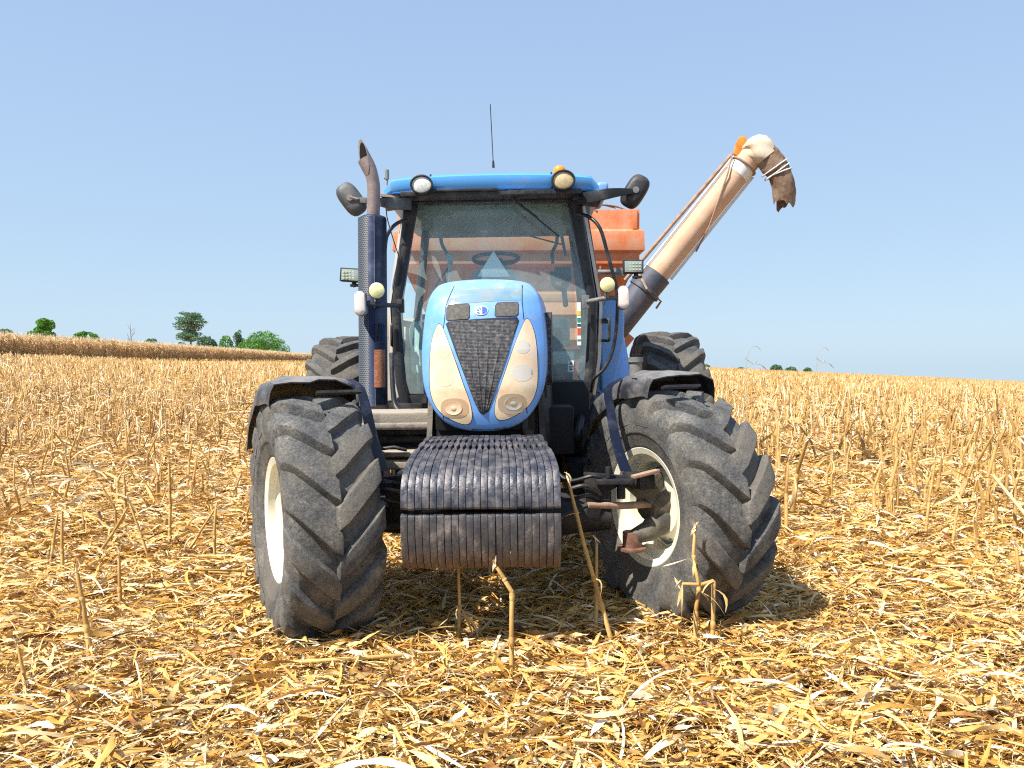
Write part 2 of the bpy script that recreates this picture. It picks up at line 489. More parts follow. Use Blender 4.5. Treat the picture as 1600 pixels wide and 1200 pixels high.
# ---------------------------------------------------------------- tyres and wheels
def rotx(u, r, phi):      # phi 0 top, + towards the front and down
    return Vector((u, -r * math.sin(phi), r * math.cos(phi)))
def tyre_mesh(RO, Wd, rb, lug, nl, lw, sweep, seed=1):
    rd = random.Random(seed)
    h = Wd / 2; Rt = RO - lug
    side = [(.74 * h, rb - .01), (.86 * h, rb + .008), (.94 * h, rb + .03), (1.00 * h, rb + .09), (1.05 * h, rb + .34 * (Rt - rb)), (1.08 * h, rb + .52 * (Rt - rb)),
            (1.08 * h, rb + .72 * (Rt - rb)), (1.0 * h, Rt - .055), (.86 * h, Rt - .022), (.5 * h, Rt - .006), (0, Rt)]
    prof = side + [(-u, r) for u, r in side[-2::-1]]
    n = 96; mb = MB(); vs = []; fs = []; m = len(prof)
    for k in range(n):
        a = 2 * math.pi * k / n
        for u, r in prof: vs.append(rotx(u, r, a))
    for k in range(n):
        for j in range(m - 1):
            k2 = (k + 1) % n
            fs.append((k * m + j, k2 * m + j, k2 * m + j + 1, k * m + j + 1))
    mb.add(vs, fs)
    base = [(-.07 * h, Rt - .002), (.18 * h, Rt - .004), (.5 * h, Rt - .008), (.8 * h, Rt - .018), (.97 * h, Rt - .05), (1.04 * h, Rt - .10), (1.085 * h, Rt - .15)]
    top = [(-.03 * h, RO - .003), (.18 * h, RO), (.5 * h, RO - .004), (.84 * h, RO - .012), (1.05 * h, RO - .040), (1.12 * h, RO - .088), (1.12 * h, RO - .165)]
    ph = [0, .16, .42, .70, .88, .97, 1.03]
    for sg in (-1, 1):
        for k in range(nl):
            a0 = 2 * math.pi * (k + (.5 if sg > 0 else 0)) / nl + rd.uniform(-.006, .006)
            wj = 1 + rd.uniform(-.06, .06); cut = rd.uniform(0, .008)
            vs = []
            for i in range(7):
                a = a0 - sweep * ph[i]
                wb = lw * .5 * wj * (1.0 if i else .8) / Rt; wt = wb * .80
                if i >= 5: wb *= 1.12
                u, r = base[i]; U, Q = top[i]; Q -= cut
                vs += [rotx(sg * u, r, a - wb), rotx(sg * U, Q, a - wt), rotx(sg * U, Q, a + wt * .9), rotx(sg * u, r, a + wb)]
            fs = []
            for i in range(6):
                o = i * 4
                for j in range(3): fs.append((o + j, o + j + 1, o + j + 5, o + j + 4))
            fs += [(0, 1, 2, 3), (24, 25, 26, 27)]
            mb.add(vs, fs)
    return mb

def rim_mesh(rb, h, outer, depth):
    """outer = +1/-1 the side the disc lies nearer to"""
    o = outer
    pr = [(-h * .86, rb + .012), (-h * .84, rb + .022), (-h * .80, rb + .018), (-h * .78, rb - .008), (-h * .60, rb - .015), (-h * .5, rb - .055), (0, rb - .065), (h * .5, rb - .055),
          (h * .60, rb - .015), (h * .78, rb - .008), (h * .80, rb + .018), (h * .84, rb + .022), (h * .86, rb + .012), (h * .80, rb - .022), (h * .62, rb - .03), (h * .5, rb - .07),
          (h * .0, rb - .08), (-h * .5, rb - .07), (-h * .62, rb - .03), (-h * .80, rb - .022)]
    mb = MB(); n = 64; m = len(pr); vs = []; fs = []
    for k in range(n):
        for u, r in pr: vs.append(rotx(u, r, 2 * math.pi * k / n))
    for k in range(n):
        k2 = (k + 1) % n
        for j in range(m): fs.append((k * m + j, k2 * m + j, k2 * m + (j + 1) % m, k * m + (j + 1) % m))
    mb.add(vs, fs)
    ub = o * depth
    d = [(ub, rb - .075), (ub + o * .01, rb - .10), (ub - o * .045, rb - .15), (ub - o * .055, .11), (ub - o * .065, .10), (ub - o * .067, .11), (ub - o * .067, rb - .15), (ub - o * .008, rb - .108), (ub - o * .012, rb - .075)]
    vs = []; fs = []; m = len(d)
    for k in range(n):
        for u, r in d: vs.append(rotx(u, r, 2 * math.pi * k / n))
    for k in range(n):
        k2 = (k + 1) % n
        for j in range(m): fs.append((k * m + j, k2 * m + j, k2 * m + (j + 1) % m, k * m + (j + 1) % m))
    mb.add(vs, fs)
    return mb

def wheel(name, loc, rz, RO, Wd, rb, lug, nl, lw, sweep, outer, depth, tm, spin, seed):
    wh = empty(name, loc, (0, 0, rz), tractor)
    spin_e = spin
    def rotated(mb):
        c, s_ = math.cos(spin_e), math.sin(spin_e)
        mb.v = [(x, y * c - z * s_, y * s_ + z * c) for x, y, z in mb.v]; return mb
    t = rotated(tyre_mesh(RO, Wd, rb, lug, nl, lw, sweep, seed)).build('tyre', tm, wh, smooth=42, bev=.007, seg=2)
    # the tyre flattens a little where it stands
    for v in t.data.vertices:
        lim = -loc[2] + .004
        if v.co.z < lim: v.co.z = lim + (v.co.z - lim) * .08
    rotated(rim_mesh(rb, Wd / 2 * 1.04, outer, depth)).build('rim', 'cream', wh, smooth=35)
    return wh

THL, THR = R(28), R(26)
AY = -.26; AX = .05          # the steered axle relative to the tractor's origin
RF = .675
def fwheel(side, th, spin, seed):
    kx = side * .76
    off = side * .29
    loc = (AX + kx + off * math.cos(th), AY + off * math.sin(th), .645)
    return wheel('front_wheel', loc, th, RF, .44, .325, .050, 16, .150, .42, side, .03 if side < 0 else -.02, 'tyre', spin, seed)
fl = fwheel(-1, THL, .05, 3)
fr = fwheel(1, THR, .13, 5)
rl = wheel('rear_wheel', (-1.47, 2.78, .865), 0, .905, .50, .50, .052, 20, .11, .34, -1, .05, 'tyre_rear', .05, 8)
rr = wheel('rear_wheel', (1.57, 2.78, .865), 0, .905, .50, .50, .052, 20, .11, .34, 1, .05, 'tyre_rear', .12, 9)

def hub(wh, side):
    rotY = Matrix.Rotation(R(90), 4, 'Y')
    u0 = side * -.03
    # planetary hub with an eight sided flange, bolts round it
    mb = MB()
    mb.lathe([(0, -.13), (.10, -.13), (.105, .02), (.0, .02)], 16, rotY @ Matrix.Scale(side, 4, (0, 0, 1)))
    mb.lathe([(0, -.035), (.235, -.035), (.24, -.01), (.0, -.01)], 10, rotY @ Matrix.Scale(side, 4, (0, 0, 1)))
    bm_ = mb
    for k in range(10):
        a = 2 * math.pi * (k + .5) / 10
        p = rotx(0, .195, a)
        for sg in (-1,):
            bm_.tube([p + Vector((side * -.034, 0, 0)), p + Vector((side * -.056, 0, 0))], .014, 6)
        bm_.tube([p, p + Vector((side * .02, 0, 0))], .012, 6)
    bm_.build('hub', 'hubgrey', wh, smooth=30, bev=.003)
hub(fl, -1); hub(fr, 1)

# ---------------------------------------------------------------- front fenders (turn with the wheels)
def fender(wh, side, off_in, lipdrop):
    Rr = .765
    G = []
    n = 26
    for i in range(n + 1):
        a = R(10) - R(74) * i / n                       # front lip over the top and down behind
        row = []
        ws = .262 * (1 - .10 * max(0, (i < 4) * (4 - i) / 4))
        for u, dr in ((-1.0, -.13), (-.975, -.07), (-.89, -.022), (-.5, .012), (-.1, .004), (.1, .004), (.5, .012), (.89, -.022), (.975, -.07), (1.0, -.13)):
            k = .0
            if i == 0: k = -.008
            r = Rr + dr + k + .008 * math.sin(u * 5 + i * .7)
            if i < 5: r += .008 * (5 - i) / 5 * math.cos(u * 6.5 + side)
            row.append(rotx(u * ws + off_in, r, a))
        G.append(row)
    mb = MB()
    G2 = [[p * 1.0 for p in r] for r in G]
    # closed sheet: inner layer is pulled towards the axle
    r_, c_ = len(G), len(G[0])
    vs = [p for row in G for p in row] + [Vector((p.x, p.y * (1 - .009), p.z * (1 - .009))) for row in G for p in row]
    N = r_ * c_
    fs = [(i * c_ + j, i * c_ + j + 1, (i + 1) * c_ + j + 1, (i + 1) * c_ + j) for i in range(r_ - 1) for j in range(c_ - 1)]
    fs += [tuple(q + N for q in f)[::-1] for f in fs]
    rim = [(j, j + 1) for j in range(c_ - 1)] + [(i * c_ + c_ - 1, (i + 1) * c_ + c_ - 1) for i in range(r_ - 1)] + [((r_ - 1) * c_ + j + 1, (r_ - 1) * c_ + j) for j in range(c_ - 1)] + [((i + 1) * c_, i * c_) for i in range(r_ - 1)]
    fs += [(b, a, a + N, b + N) for a, b in rim]
    mb.add(vs, fs)
    f = mb.build('fender', 'fender', wh, smooth=50)
    # flat bent steel bracket from the fender down to the hub
    b = MB()
    ui = -side * .225 + off_in
    wi = (Matrix.Translation(wh.location) @ Euler(wh.rotation_euler).to_matrix().to_4x4()).inverted()
    pxs = ((545, 592, 4.22), (562, 606, 4.20), (572, 640, 4.19), (583, 690, 4.17), (598, 736, 4.15)) if side < 0 else ((975, 590, 4.50), (951, 606, 4.44), (954, 640, 4.42), (963, 690, 4.38), (978, 736, 4.34))
    path = curve([wi @ T(*p_) for p_ in pxs], 4)
    ex = (wi.to_3x3() @ Vector((1, .25, 0))).normalized()
    G = []
    for k_, p in enumerate(path):
        w_ = .020 + .014 * k_ / len(path)
        G.append([p - ex * w_, p + ex * w_])
    b.grid(G, wi.to_3x3() @ Vector((0, .012, 0)))
    b.build('fender_bracket', 'navy', wh, smooth=40)
    b = MB()
    b.box((ui + side * .12, 0.02, .728), (.26, .05, .02)); b.box((ui + side * .12, -.24, .69), (.24, .04, .014), (R(-18), 0, 0))
    b.build('fender_crossbar', 'dark_metal', wh)
M['fender'] = mat('scuffed_black_fender', (.022, .023, .028), .42, 0, .5, (.20, .19, .18), .5, 7, .25, 40, up=.5)
M['navy'] = mat('dark_navy_bracket', (.006, .011, .034), .4, 0, .5, (.12, .12, .14), .25, 8)
fender(fl, -1, -.0, 0); fender(fr, 1, .0, 0)

M['brown'] = mat('greasy_brown_casting', (.17, .085, .055), .6, .1, .4, (.34, .22, .16), .45, 14, .3, 60)
M['knuckle'] = mat('dusty_dark_casting', (.07, .065, .06), .6, .1, .4, (.22, .18, .13), .5, 12, .4, 50)
M['void'] = mat('shade_black_casting', (.010, .011, .013), .6, 0, .3, (.03, .025, .02), .3, 6)  # near-black colour stands in for the deep shade beside and under the hood
# ---------------------------------------------------------------- axle, knuckles, steering
mb = MB()
mb.tube([(AX + x_, AY + .04, z_) for x_, z_ in ((-.66, .60), (-.50, .60), (-.30, .62), (.30, .62), (.50, .60), (.66, .60))], [.085, .10, .14, .14, .10, .085], 14)
mb.box((0, AY + .02, .70), (.34, .34, .26)); mb.box((0, AY + .25, .62), (.30, .5, .30))
mb.build('front_axle', 'dark_metal', tractor, bev=.01)
mb = MB()
mb.box((0, .65, .98), (.46, 1.7, .36)); mb.box((0, 1.9, .95), (.52, 1.4, .50)); mb.box((-.34, 1.5, .80), (.26, .9, .40)); mb.box((.36, 1.5, .80), (.28, .9, .42))
mb.tube([(-1.35, 2.78, .865), (1.35, 2.78, .865)], .13, 14); mb.box((0, 2.75, .95), (.6, .6, .7))
mb.build('chassis', 'void', tractor, bev=.015)
mb = MB()
mb.box((0, .32, 1.00), (.56, 1.1, .26)); mb.box((0, .45, 1.35), (.56, 1.5, .50)); mb.tube([(.31, .3, 1.15), (.33, .5, 1.4), (.31, .9, 1.5)], .03, 8)
mb.box((.42, .55, 1.05), (.22, .7, .30)); mb.box((.33, .1, 1.35), (.05, .5, .16))
mb.build('engine_block', 'void', tractor, bev=.012)
for side, wh in ((-1, fl), (1, fr)):
    s = -side
    mb = MB()
    # C-shaped swivel housing with upper and lower king pins, seen inside the rim
    mb.tube([(s * .05, 0, .02), (s * .19, -.01, .0)], [.13, .085], 12)
    mb.plate([(s * .10, -.06, .20), (s * .28, -.08, .17), (s * .30, -.08, .12), (s * .20, -.09, .03), (s * .10, -.08, .0)], (0, .13, 0))
    mb.tube([(s * .285, -.03, -.16), (s * .20, -.06, -.13), (s * .08, -.03, -.06)], [.042, .060, .085], 14)
    mb.build('steering_knuckle', 'knuckle', wh, bev=.008)
    mb = MB()
    mb.tube([(s * .285, -.02, -.22), (s * .285, -.02, -.13)], .055, 12)
    mb.tube([(s * .285, -.02, -.235), (s * .285, -.02, -.215)], .085, 12)
    mb.build('lower_king_pin', 'brown', wh, bev=.004)
    mb = MB(); mb.tube([(s * .285, -.02, .13), (s * .285, -.02, .21)], .05, 12)
    mb.box((s * .25, -.10, .16), (.10, .05, .08))
    mb.build('upper_king_pin', 'dark_metal', wh, bev=.004)
    mb = MB(); mb.box((s * .26, -.12, .208), (.17, .045, .018), (0, R(-8), 0)); mb.build('steering_link', 'rust_dusty', wh, bev=.004)
# steering rod with ball joint on the right, cylinder towards the middle
mb = MB()
p1 = T(1025, 787, 4.36); p0 = T(918, 789, 4.16)
mb.tube([p0, p0.lerp(p1, .5) + Vector((0, 0, -.008)), p1], [.016, .020, .022], 12)
mb.tube([p1 + Vector((-.055, 0, 0)), p1 + Vector((-.02, 0, 0)), p1 + Vector((.035, 0, 0))], [.024, .036, .034], 12); mb.tube([p1 + Vector((.02, 0, -.06)), p1 + Vector((.02, 0, .02))], .026, 10)
mb.build('tie_rod', 'rust_dusty', tractor)
mb = MB()
mb.tube([(-.30, -.46, .60), (.30, -.46, .60)], .042, 14); mb.tube([(.30, -.46, .60), p0], .014, 8); mb.tube([(-.30, -.46, .60), (-.74, -.42, .58)], .016, 8)
mb.build('steering_cylinder', 'dark_metal', tractor)
for k, (x0, z0, y0) in enumerate(((.62, .76, -.42), (.65, .70, -.38), (.68, .80, -.34))):
    mb = MB(); mb.tube(curve([(x0, y0, z0), (x0 - .08, y0 - .05, z0 + .05), (x0 - .22, y0, z0 + .02), (x0 - .34, y0 + .1, z0 + .12)], 5), .011, 8)
    mb.build('hydraulic_hose', 'rubber_hose', tractor); mb = MB(); mb.tube(curve([(-x0, y0, z0), (-x0 + .08, y0 - .05, z0 + .04), (-x0 + .22, y0, z0 + .02), (-x0 + .34, y0 + .1, z0 + .12)], 5), .011, 8); mb.build('hydraulic_hose', 'rubber_hose', tractor)
for sg in (-1, 1):
    mb = MB()
    mb.plate([(sg * .50 + AX, -.08 + AY, .86), (sg * .74 + AX, -.10 + AY, .84), (sg * .78 + AX, -.10 + AY, .80), (sg * .70 + AX, -.10 + AY, .79), (sg * .62 + AX, -.06 + AY, .74), (sg * .58 + AX, -.06 + AY, .60), (sg * .52 + AX, -.06 + AY, .60)], (0, .05, 0))
    mb.box((sg * .66 + AX, -.12 + AY, .82), (.20, .12, .025)); mb.tube([(sg * .63 + AX, -.13 + AY, .84), (sg * .63 + AX, -.13 + AY, .90)], .018, 8); mb.tube([(sg * .70 + AX, -.12 + AY, .72), (sg * .70 + AX, -.12 + AY, .82)], .025, 8)
    mb.build('steering_stop_bracket', 'dark_metal', tractor, bev=.004)

# ---------------------------------------------------------------- front ballast weights
NW = 22; HWD = .388; WX = .006
car = MB()
car.box((0, -.64, .86), (.50, .34, .10)); car.box((0, -.34, .90), (.50, .34, .26)); car.box((0, -.70, .64), (.60, .24, .20)); car.box((-.335, -.90, .78), (.022, .02, .06))
carrier = car.build('weight_carrier', 'dark_metal', tractor, bev=.006)
up = [(-.46, 1.088, .80, 1), (-.53, 1.080, .82, 1), (-.555, 1.076, .83, 1), (-.572, 1.072, .84, .5), (-.586, 1.069, .845, .5), (-.610, 1.062, .86, 1), (-.63, 1.056, .87, 1), (-.652, 1.048, .885, .45), (-.668, 1.043, .895, .45), (-.690, 1.035, .91, 1),
      (-.74, 1.016, .94, 1), (-.80, .990, .968, 1), (-.86, .955, .99, 1), (-.905, .914, .998, 1), (-.932, .868, 1, 1), (-.945, .81, 1, 1), (-.948, .785, 1, 1), (-.940, .774, 1, 1)]
lo = [(-.925, .752, 1, 1), (-.944, .744, 1, 1), (-.950, .72, 1, 1), (-.952, .66, 1, 1), (-.945, .58, .995, 1), (-.932, .515, .99, 1), (-.915, .49, .985, 1), (-.89, .478, .98, 1)]
def slab(k, prof, name, jit):
    rd = random.Random(k * 13 + len(prof))
    w2 = HWD / NW; xc = -HWD + (2 * k + 1) * w2 + WX
    dy = rd.uniform(-.0035, .0035); dz = rd.uniform(-.003, .003)
    vs = []; m = len(prof)
    for (y, z, s, q) in prof:
        for sg in (-1, 1):
            vs.append((xc * s + sg * (w2 - .0013) * s * (1 if q == 1 else q), y + dy, z + dz))
    cy, cz = (-.60, .80) if prof is up else (-.62, .62)
    for (y, z, s, q) in prof:
        for sg in (-1, 1):
            d = Vector((cy - y, cz - z)); d = d.normalized() * min(.10, d.length * .8)
            vs.append((xc * s + sg * (w2 - .0013) * s * (1 if q == 1 else q), y + d.x + dy, z + d.y + dz))
    N = 2 * m; fs = []
    for i in range(m - 1):
        a = 2 * i
        fs += [(a, a + 1, a + 3, a + 2), (a + N, a + 2 + N, a + 3 + N, a + 1 + N), (a, a + 2, a + 2 + N, a + N), (a + 1, a + 1 + N, a + 3 + N, a + 3)]
    fs += [(0, N, N + 1, 1), (N - 2, N - 1, 2 * N - 1, 2 * N - 2)]
    mb = MB(); mb.add(vs, fs)
    o = mb.build(name, 'weight' if prof is up else 'weight_low', carrier, smooth=38, bev=.0022, seg=2)
    return o
m_, n_, b_ = nodes('rust_edged_weight_iron')
t_ = noise(n_, 16, 8, .7, stretch=(1, 1, .5)); c_ = n_.nodes.new('ShaderNodeTexCoord'); s_ = n_.nodes.new('ShaderNodeSeparateXYZ'); n_.links.new(c_.outputs['Object'], s_.inputs[0])
mr_ = n_.nodes.new('ShaderNodeMapRange'); mr_.inputs['From Min'].default_value = .60; mr_.inputs['From Max'].default_value = .48; n_.links.new(s_.outputs['Z'], mr_.inputs['Value'])
ra_ = ramp(n_, [(.40, (.045, .045, .052)), (.56, (.09, .08, .078)), (.70, (.26, .22, .20))], t_.outputs['Fac'])
mx_ = n_.nodes.new('ShaderNodeMix'); mx_.data_type = 'RGBA'; n_.links.new(ra_.outputs[0], mx_.inputs['A']); mx_.inputs['B'].default_value = (.22, .11, .05, 1)
ml_ = n_.nodes.new('ShaderNodeMath'); ml_.operation = 'MULTIPLY'; n_.links.new(mr_.outputs[0], ml_.inputs[0]); n_.links.new(t_.outputs['Fac'], ml_.inputs[1]); n_.links.new(ml_.outputs[0], mx_.inputs['Factor'])
n_.links.new(mx_.outputs['Result'], b_.inputs['Base Color']); b_.inputs['Roughness'].default_value = .5; b_.inputs['Metallic'].default_value = .2
bump(n_, b_, noise(n_, 45, 6, .6).outputs['Fac'], .35, .01)
M['weight_low'] = m_
for k in range(NW): slab(k, up, 'upper_weight', k)
for k in range(NW): slab(k, lo, 'lower_weight', k)

# ---------------------------------------------------------------- hood
def fy(x, z):
    """depth of the hood's front face"""
    y = np.interp(z, [1.10, 1.20, 1.35, 1.55, 1.75, 1.86, 1.92, 1.96], [-.43, -.465, -.475, -.44, -.375, -.315, -.25, -.17])
    return float(y) + .11 * abs(x / .335) ** 3
out = [(0, 1.118), (.08, 1.122), (.16, 1.143), (.225, 1.182), (.28, 1.25), (.318, 1.335), (.334, 1.43), (.337, 1.55), (.332, 1.66), (.323, 1.76), (.306, 1.84), (.280, 1.895), (.238, 1.930), (.15, 1.946)]
half = [Vector((x, 0, z)) for x, z in out]
loop = half + [Vector((0, 0, 1.952))] + [Vector((-v.x, 0, v.z)) for v in half[:0:-1]]
cl = curve(loop + [loop[0]], 3)[:-1]
NL = len(cl)
cen = Vector((0, 0, 1.56))
rings = []
for q in [i / 14 for i in range(1, 15)]:
    rg = []
    for c in cl:
        p = cen + (c - cen) * q
        rg.append(Vector((p.x, fy(p.x, p.z), p.z)))
    rings.append(rg)
def outring(off, dy, blend, yabs=None, hw=.40, top=2.0, bot=1.22):
    rg = []
    for i, c in enumerate(cl):
        d = (c - cen).normalized(); p = c + d * off
        a = math.atan2(c.z - cen.z, c.x)
        # rear section: a rounded box
        ca, sa = math.cos(a), math.sin(a)
        rr_ = 1 / (abs(ca) ** 4 + abs(sa) ** 4) ** .25
        q = Vector((hw * ca * rr_, 0, (top + bot) / 2 + (top - bot) / 2 * sa * rr_))
        y0 = fy(c.x, c.z) + dy
        y = y0 if yabs is None else y0 + (yabs - y0) * blend
        pp = p.lerp(q, blend)
        rg.append(Vector((pp.x, y, pp.z)))
    return rg
rings.append(outring(.010, .012, 0)); rings.append(outring(.014, .035, 0)); rings.append(outring(.016, .07, 0))
rings.append(outring(.016, .16, .10, .2)); rings.append(outring(.016, .16, .55, .45)); rings.append(outring(.016, .16, 1, 1.02))
vs = [Vector((0, fy(0, 1.56), 1.56))] + [p for r in rings for p in r]
fs = [(0, 1 + i, 1 + (i + 1) % NL) for i in range(NL)]
for r in range(len(rings) - 1):
    for i in range(NL):
        a = 1 + r * NL + i; b = 1 + r * NL + (i + 1) % NL
        fs.append((a, b, b + NL, a + NL))
mb = MB(); mb.add(vs, fs)
hood = mb.build('hood', 'blue', tractor, smooth=60)

HY = 4.25
def hx(dx, py):   # photo offset from hood centre line, photo row -> hood x, z
    Y = HY if py > 520 else HY + (520 - py) * .0018
    return (dx / F * Y, CAMZ - (py - 570) / F * Y)
def densify(poly, step=.012):
    o = []
    for i, p in enumerate(poly):
        q = poly[(i + 1) % len(poly)]
        n = max(1, int(math.dist(p, q) / step))
        for k in range(n): o.append((p[0] + (q[0] - p[0]) * k / n, p[1] + (q[1] - p[1]) * k / n))
    return o
def rounded(poly, n=5):
    pts = [Vector((p[0], p[1], 0)) for p in poly]
    pts = [pts[-1]] + pts + [pts[0], pts[1]]
    o = []
    for i in range(1, len(pts) - 2):
        for k in range(n):
            t = k / n; a, b, c, d = pts[i - 1:i + 3]
            v = .5 * ((2 * b) + (c - a) * t + (2 * a - 5 * b + 4 * c - d) * t * t + (3 * b - a - 3 * c + d) * t ** 3)
            o.append((v.x, v.y))
    return o
def patch(poly, proud, rn=7, grow=0, fn=None, wall=.02):
    """a polygon in x, z laid on the hood's face, proud of it, with a skirt"""
    n = len(poly)
    cx = sum(p[0] for p in poly) / n; cz = sum(p[1] for p in poly) / n
    vs = []; fs = []
    y = lambda x, z, q: fy(x, z) - proud - (fn(x, z, q) if fn else 0)
    vs.append((cx, y(cx, cz, 0), cz))
    for k in range(1, rn + 1):
        q = k / rn
        for (px, pz) in poly:
            d = math.hypot(px - cx, pz - cz); g = 1 + grow / max(d, 1e-4)
            x = cx + (px - cx) * q * g; z = cz + (pz - cz) * q * g
            vs.append((x, y(x, z, q), z))
    for (px, pz) in poly:
        d = math.hypot(px - cx, pz - cz); g = 1 + grow / max(d, 1e-4)
        x = cx + (px - cx) * g; z = cz + (pz - cz) * g
        vs.append((x, fy(x, z) + wall, z))
    for i in range(n): fs.append((0, 1 + i, 1 + (i + 1) % n))
    for k in range(rn):
        for i in range(n):
            a = 1 + k * n + i; b = 1 + k * n + (i + 1) % n
            fs.append((a, b, b + n, a + n))
    m = MB(); m.add(vs, fs); return m
M['bowl_tan'] = mat('amber_brown_reflector', (.66, .45, .29), .22, .3, .6, coat=.8)
M['bowl_soft'] = mat('clouded_cream_reflector', (.74, .53, .35), .28, 0, .5, coat=1)
M['bowl_clear'] = mat('clear_silver_reflector', (.62, .58, .50), .16, .6, .6, coat=.8)
HL = [(66, 503), (72, 504), (79, 520), (83, 545), (84, 590), (80, 617), (68, 637), (45, 652), (26, 657), (18, 648), (20, 625), (32, 590), (45, 553), (57, 522)]
for sg in (-1, 1):
    poly = rounded([hx(sg * dx, py + (4 if sg < 0 else -2)) for dx, py in HL], 4)
    if sg < 0: poly = poly[::-1]
    base = patch(poly, .0025, 7, .004).build('headlight_gasket', 'seam', hood)
    hl = patch(poly, .005, 7, 0).build('headlight', 'bowl', hood, smooth=50)
    for (dx, py, rr_, kind) in ((sg * 62, 545, .038, 0), (sg * 60, 585, .052, 1), (sg * 46, 632, .064, 2)):
        x, z = hx(dx, py + (4 if sg < 0 else -2)); 
        sl_ = (fy(x, z + .03) - fy(x, z - .03)) / .06; sx_ = (fy(x + .03, z) - fy(x - .03, z)) / .06
        nrm = Vector((-sx_, 1, -sl_)).normalized() * -1
        mt = Matrix.Translation((x, fy(x, z) - .006, z)) @ nrm.to_track_quat('Z', 'Y').to_matrix().to_4x4()
        if kind == 2: mt = mt @ Matrix.Diagonal((1.25 if 1 else 1, .92, 1, 1))
        mm_ = ('bowl_soft', 'bowl_soft', 'bowl_tan')[kind] if sg < 0 else ('bowl_ring', 'bowl_ring', 'bowl_clear')[kind]
        ex_, ez_ = ((rr_, rr_), (rr_ * 1.12, rr_ * .92), (rr_ * 1.22, rr_ * .86))[kind]
        ell = [(x + ex_ * math.copysign(abs(math.cos(t_)) ** (.8 if kind == 2 else 1), math.cos(t_)), z + ez_ * math.copysign(abs(math.sin(t_)) ** (.8 if kind == 2 else 1), math.sin(t_))) for t_ in np.linspace(0, 2 * math.pi, 41)[:-1]]
        if kind == 2: ell = [(px_ - sg * .006, pz_) for px_, pz_ in ell]
        patch(ell, .0058, 5, wall=.0).build('reflector', mm_, hood, smooth=60)
        if kind == 2:
            rb_ = MB(); r2_ = rr_ * .62
            rb_.lathe([(r2_, -.004), (r2_ * .97, .0016), (r2_ * .9, .0004), (.34 * r2_, .0004), (.30 * r2_, .0040), (.0001, .0060)], 28, mt)
            rb_.build('bulb_cup', 'bowl_soft' if sg < 0 else 'bowl_clear', hood, smooth=40)
GR = [(-57, 507), (-53, 503), (0, 500), (52, 498), (55, 503), (50, 518), (30, 570), (12, 628), (8, 640), (0, 645), (-6, 641), (-12, 628), (-32, 572)]
poly = densify([hx(dx, py) for dx, py in GR], .02)
patch(poly, .0028, 4, .005).build('grille_gasket', 'seam', hood)
def gfold(x, z, q):
    zt = hx(0, 500)[1]; zb = hx(0, 645)[1]; f = max(.12, (z - zb) / (zt - zb)); u = x / (.2 * f)
    return .004 * math.cos(u * 13) * min(1, (1 - q) * 8) - .002
# the grille is a finer sheet so its folds show
def grille_sheet():
    zt = hx(0, 501)[1]; zb = hx(0, 643)[1]
    G = []
    for i in range(46):
        z = zt + (zb - zt) * i / 45
        f = (z - zb) / (zt - zb); hw_ = .192 * f ** .92 + .018 * (1 - f) ** .5 * (1 if f > .03 else f / .03)
        hw_ = max(hw_, .004)
        if f > .95: hw_ -= (f - .95) * .12
        G.append([(u * hw_, fy(u * hw_, z) - .006 - .0022 * (1 - abs(math.cos(u * 7.8))) ** 3 * 2 * (1 - u ** 6), z) for u in np.linspace(-1, 1, 61)])
    return MB().grid(G)
grille_sheet().build('grille', 'grille', hood, smooth=60)
for dx0, dx1 in ((-56, -21), (20, 54)):
    y0, y1 = (477, 499) if dx0 < 0 else (475, 495)
    P = [(dx0 + 3, y0), (dx1 - 2, y0 - 1), (dx1, y0 + 2), (dx1, y1 - 3), (dx1 - 3, y1), (dx0 + 1, y1 + 1), (dx0 - 1, y1 - 2), (dx0, y0 + 4)]
    P = [hx(a, b) for a, b in P]
    patch(densify(P, .03), .0022, 3, .004).build('vent_gasket', 'seam', hood)
    patch(densify(P, .03), .0045, 3).build('air_vent', 'vent', hood)
# oval emblem with a leaf mark
c0 = hx(-3, 486)
el = [(c0[0] + .040 * math.cos(t), c0[1] + .028 * math.sin(t)) for t in np.linspace(0, 2 * math.pi, 25)[:-1]]
patch(el, .004, 3).build('emblem', 'silver', hood)
el2 = [(c0[0] + .005 + .031 * math.cos(t), c0[1] + .022 * math.sin(t)) for t in np.linspace(-1.5, 1.5, 12)]
patch(el2, .0052, 3).build('emblem_field', 'bluemark', hood)
lm = MB()
for (x0, z0, x1, z1) in ((-.026, .008, -.006, -.004), (-.024, -.010, -.004, -.016), (-.012, .018, .0, .004), (.006, .014, .014, -.002), (.010, -.004, .020, -.012)):
    a = Vector((c0[0] + x0, 0, c0[1] + z0)); b = Vector((c0[0] + x1, 0, c0[1] + z1)); d = (b - a).normalized(); nn = Vector((-d.z, 0, d.x)) * .0035
    pts = [a, a.lerp(b, .5) + nn, b, a.lerp(b, .5) - nn]
    lm.plate([Vector((p.x, fy(p.x, p.z) - .0072, p.z)) for p in pts], (0, .0015, 0))
lm.build('emblem_leaves', 'bluemark', hood, smooth=0)
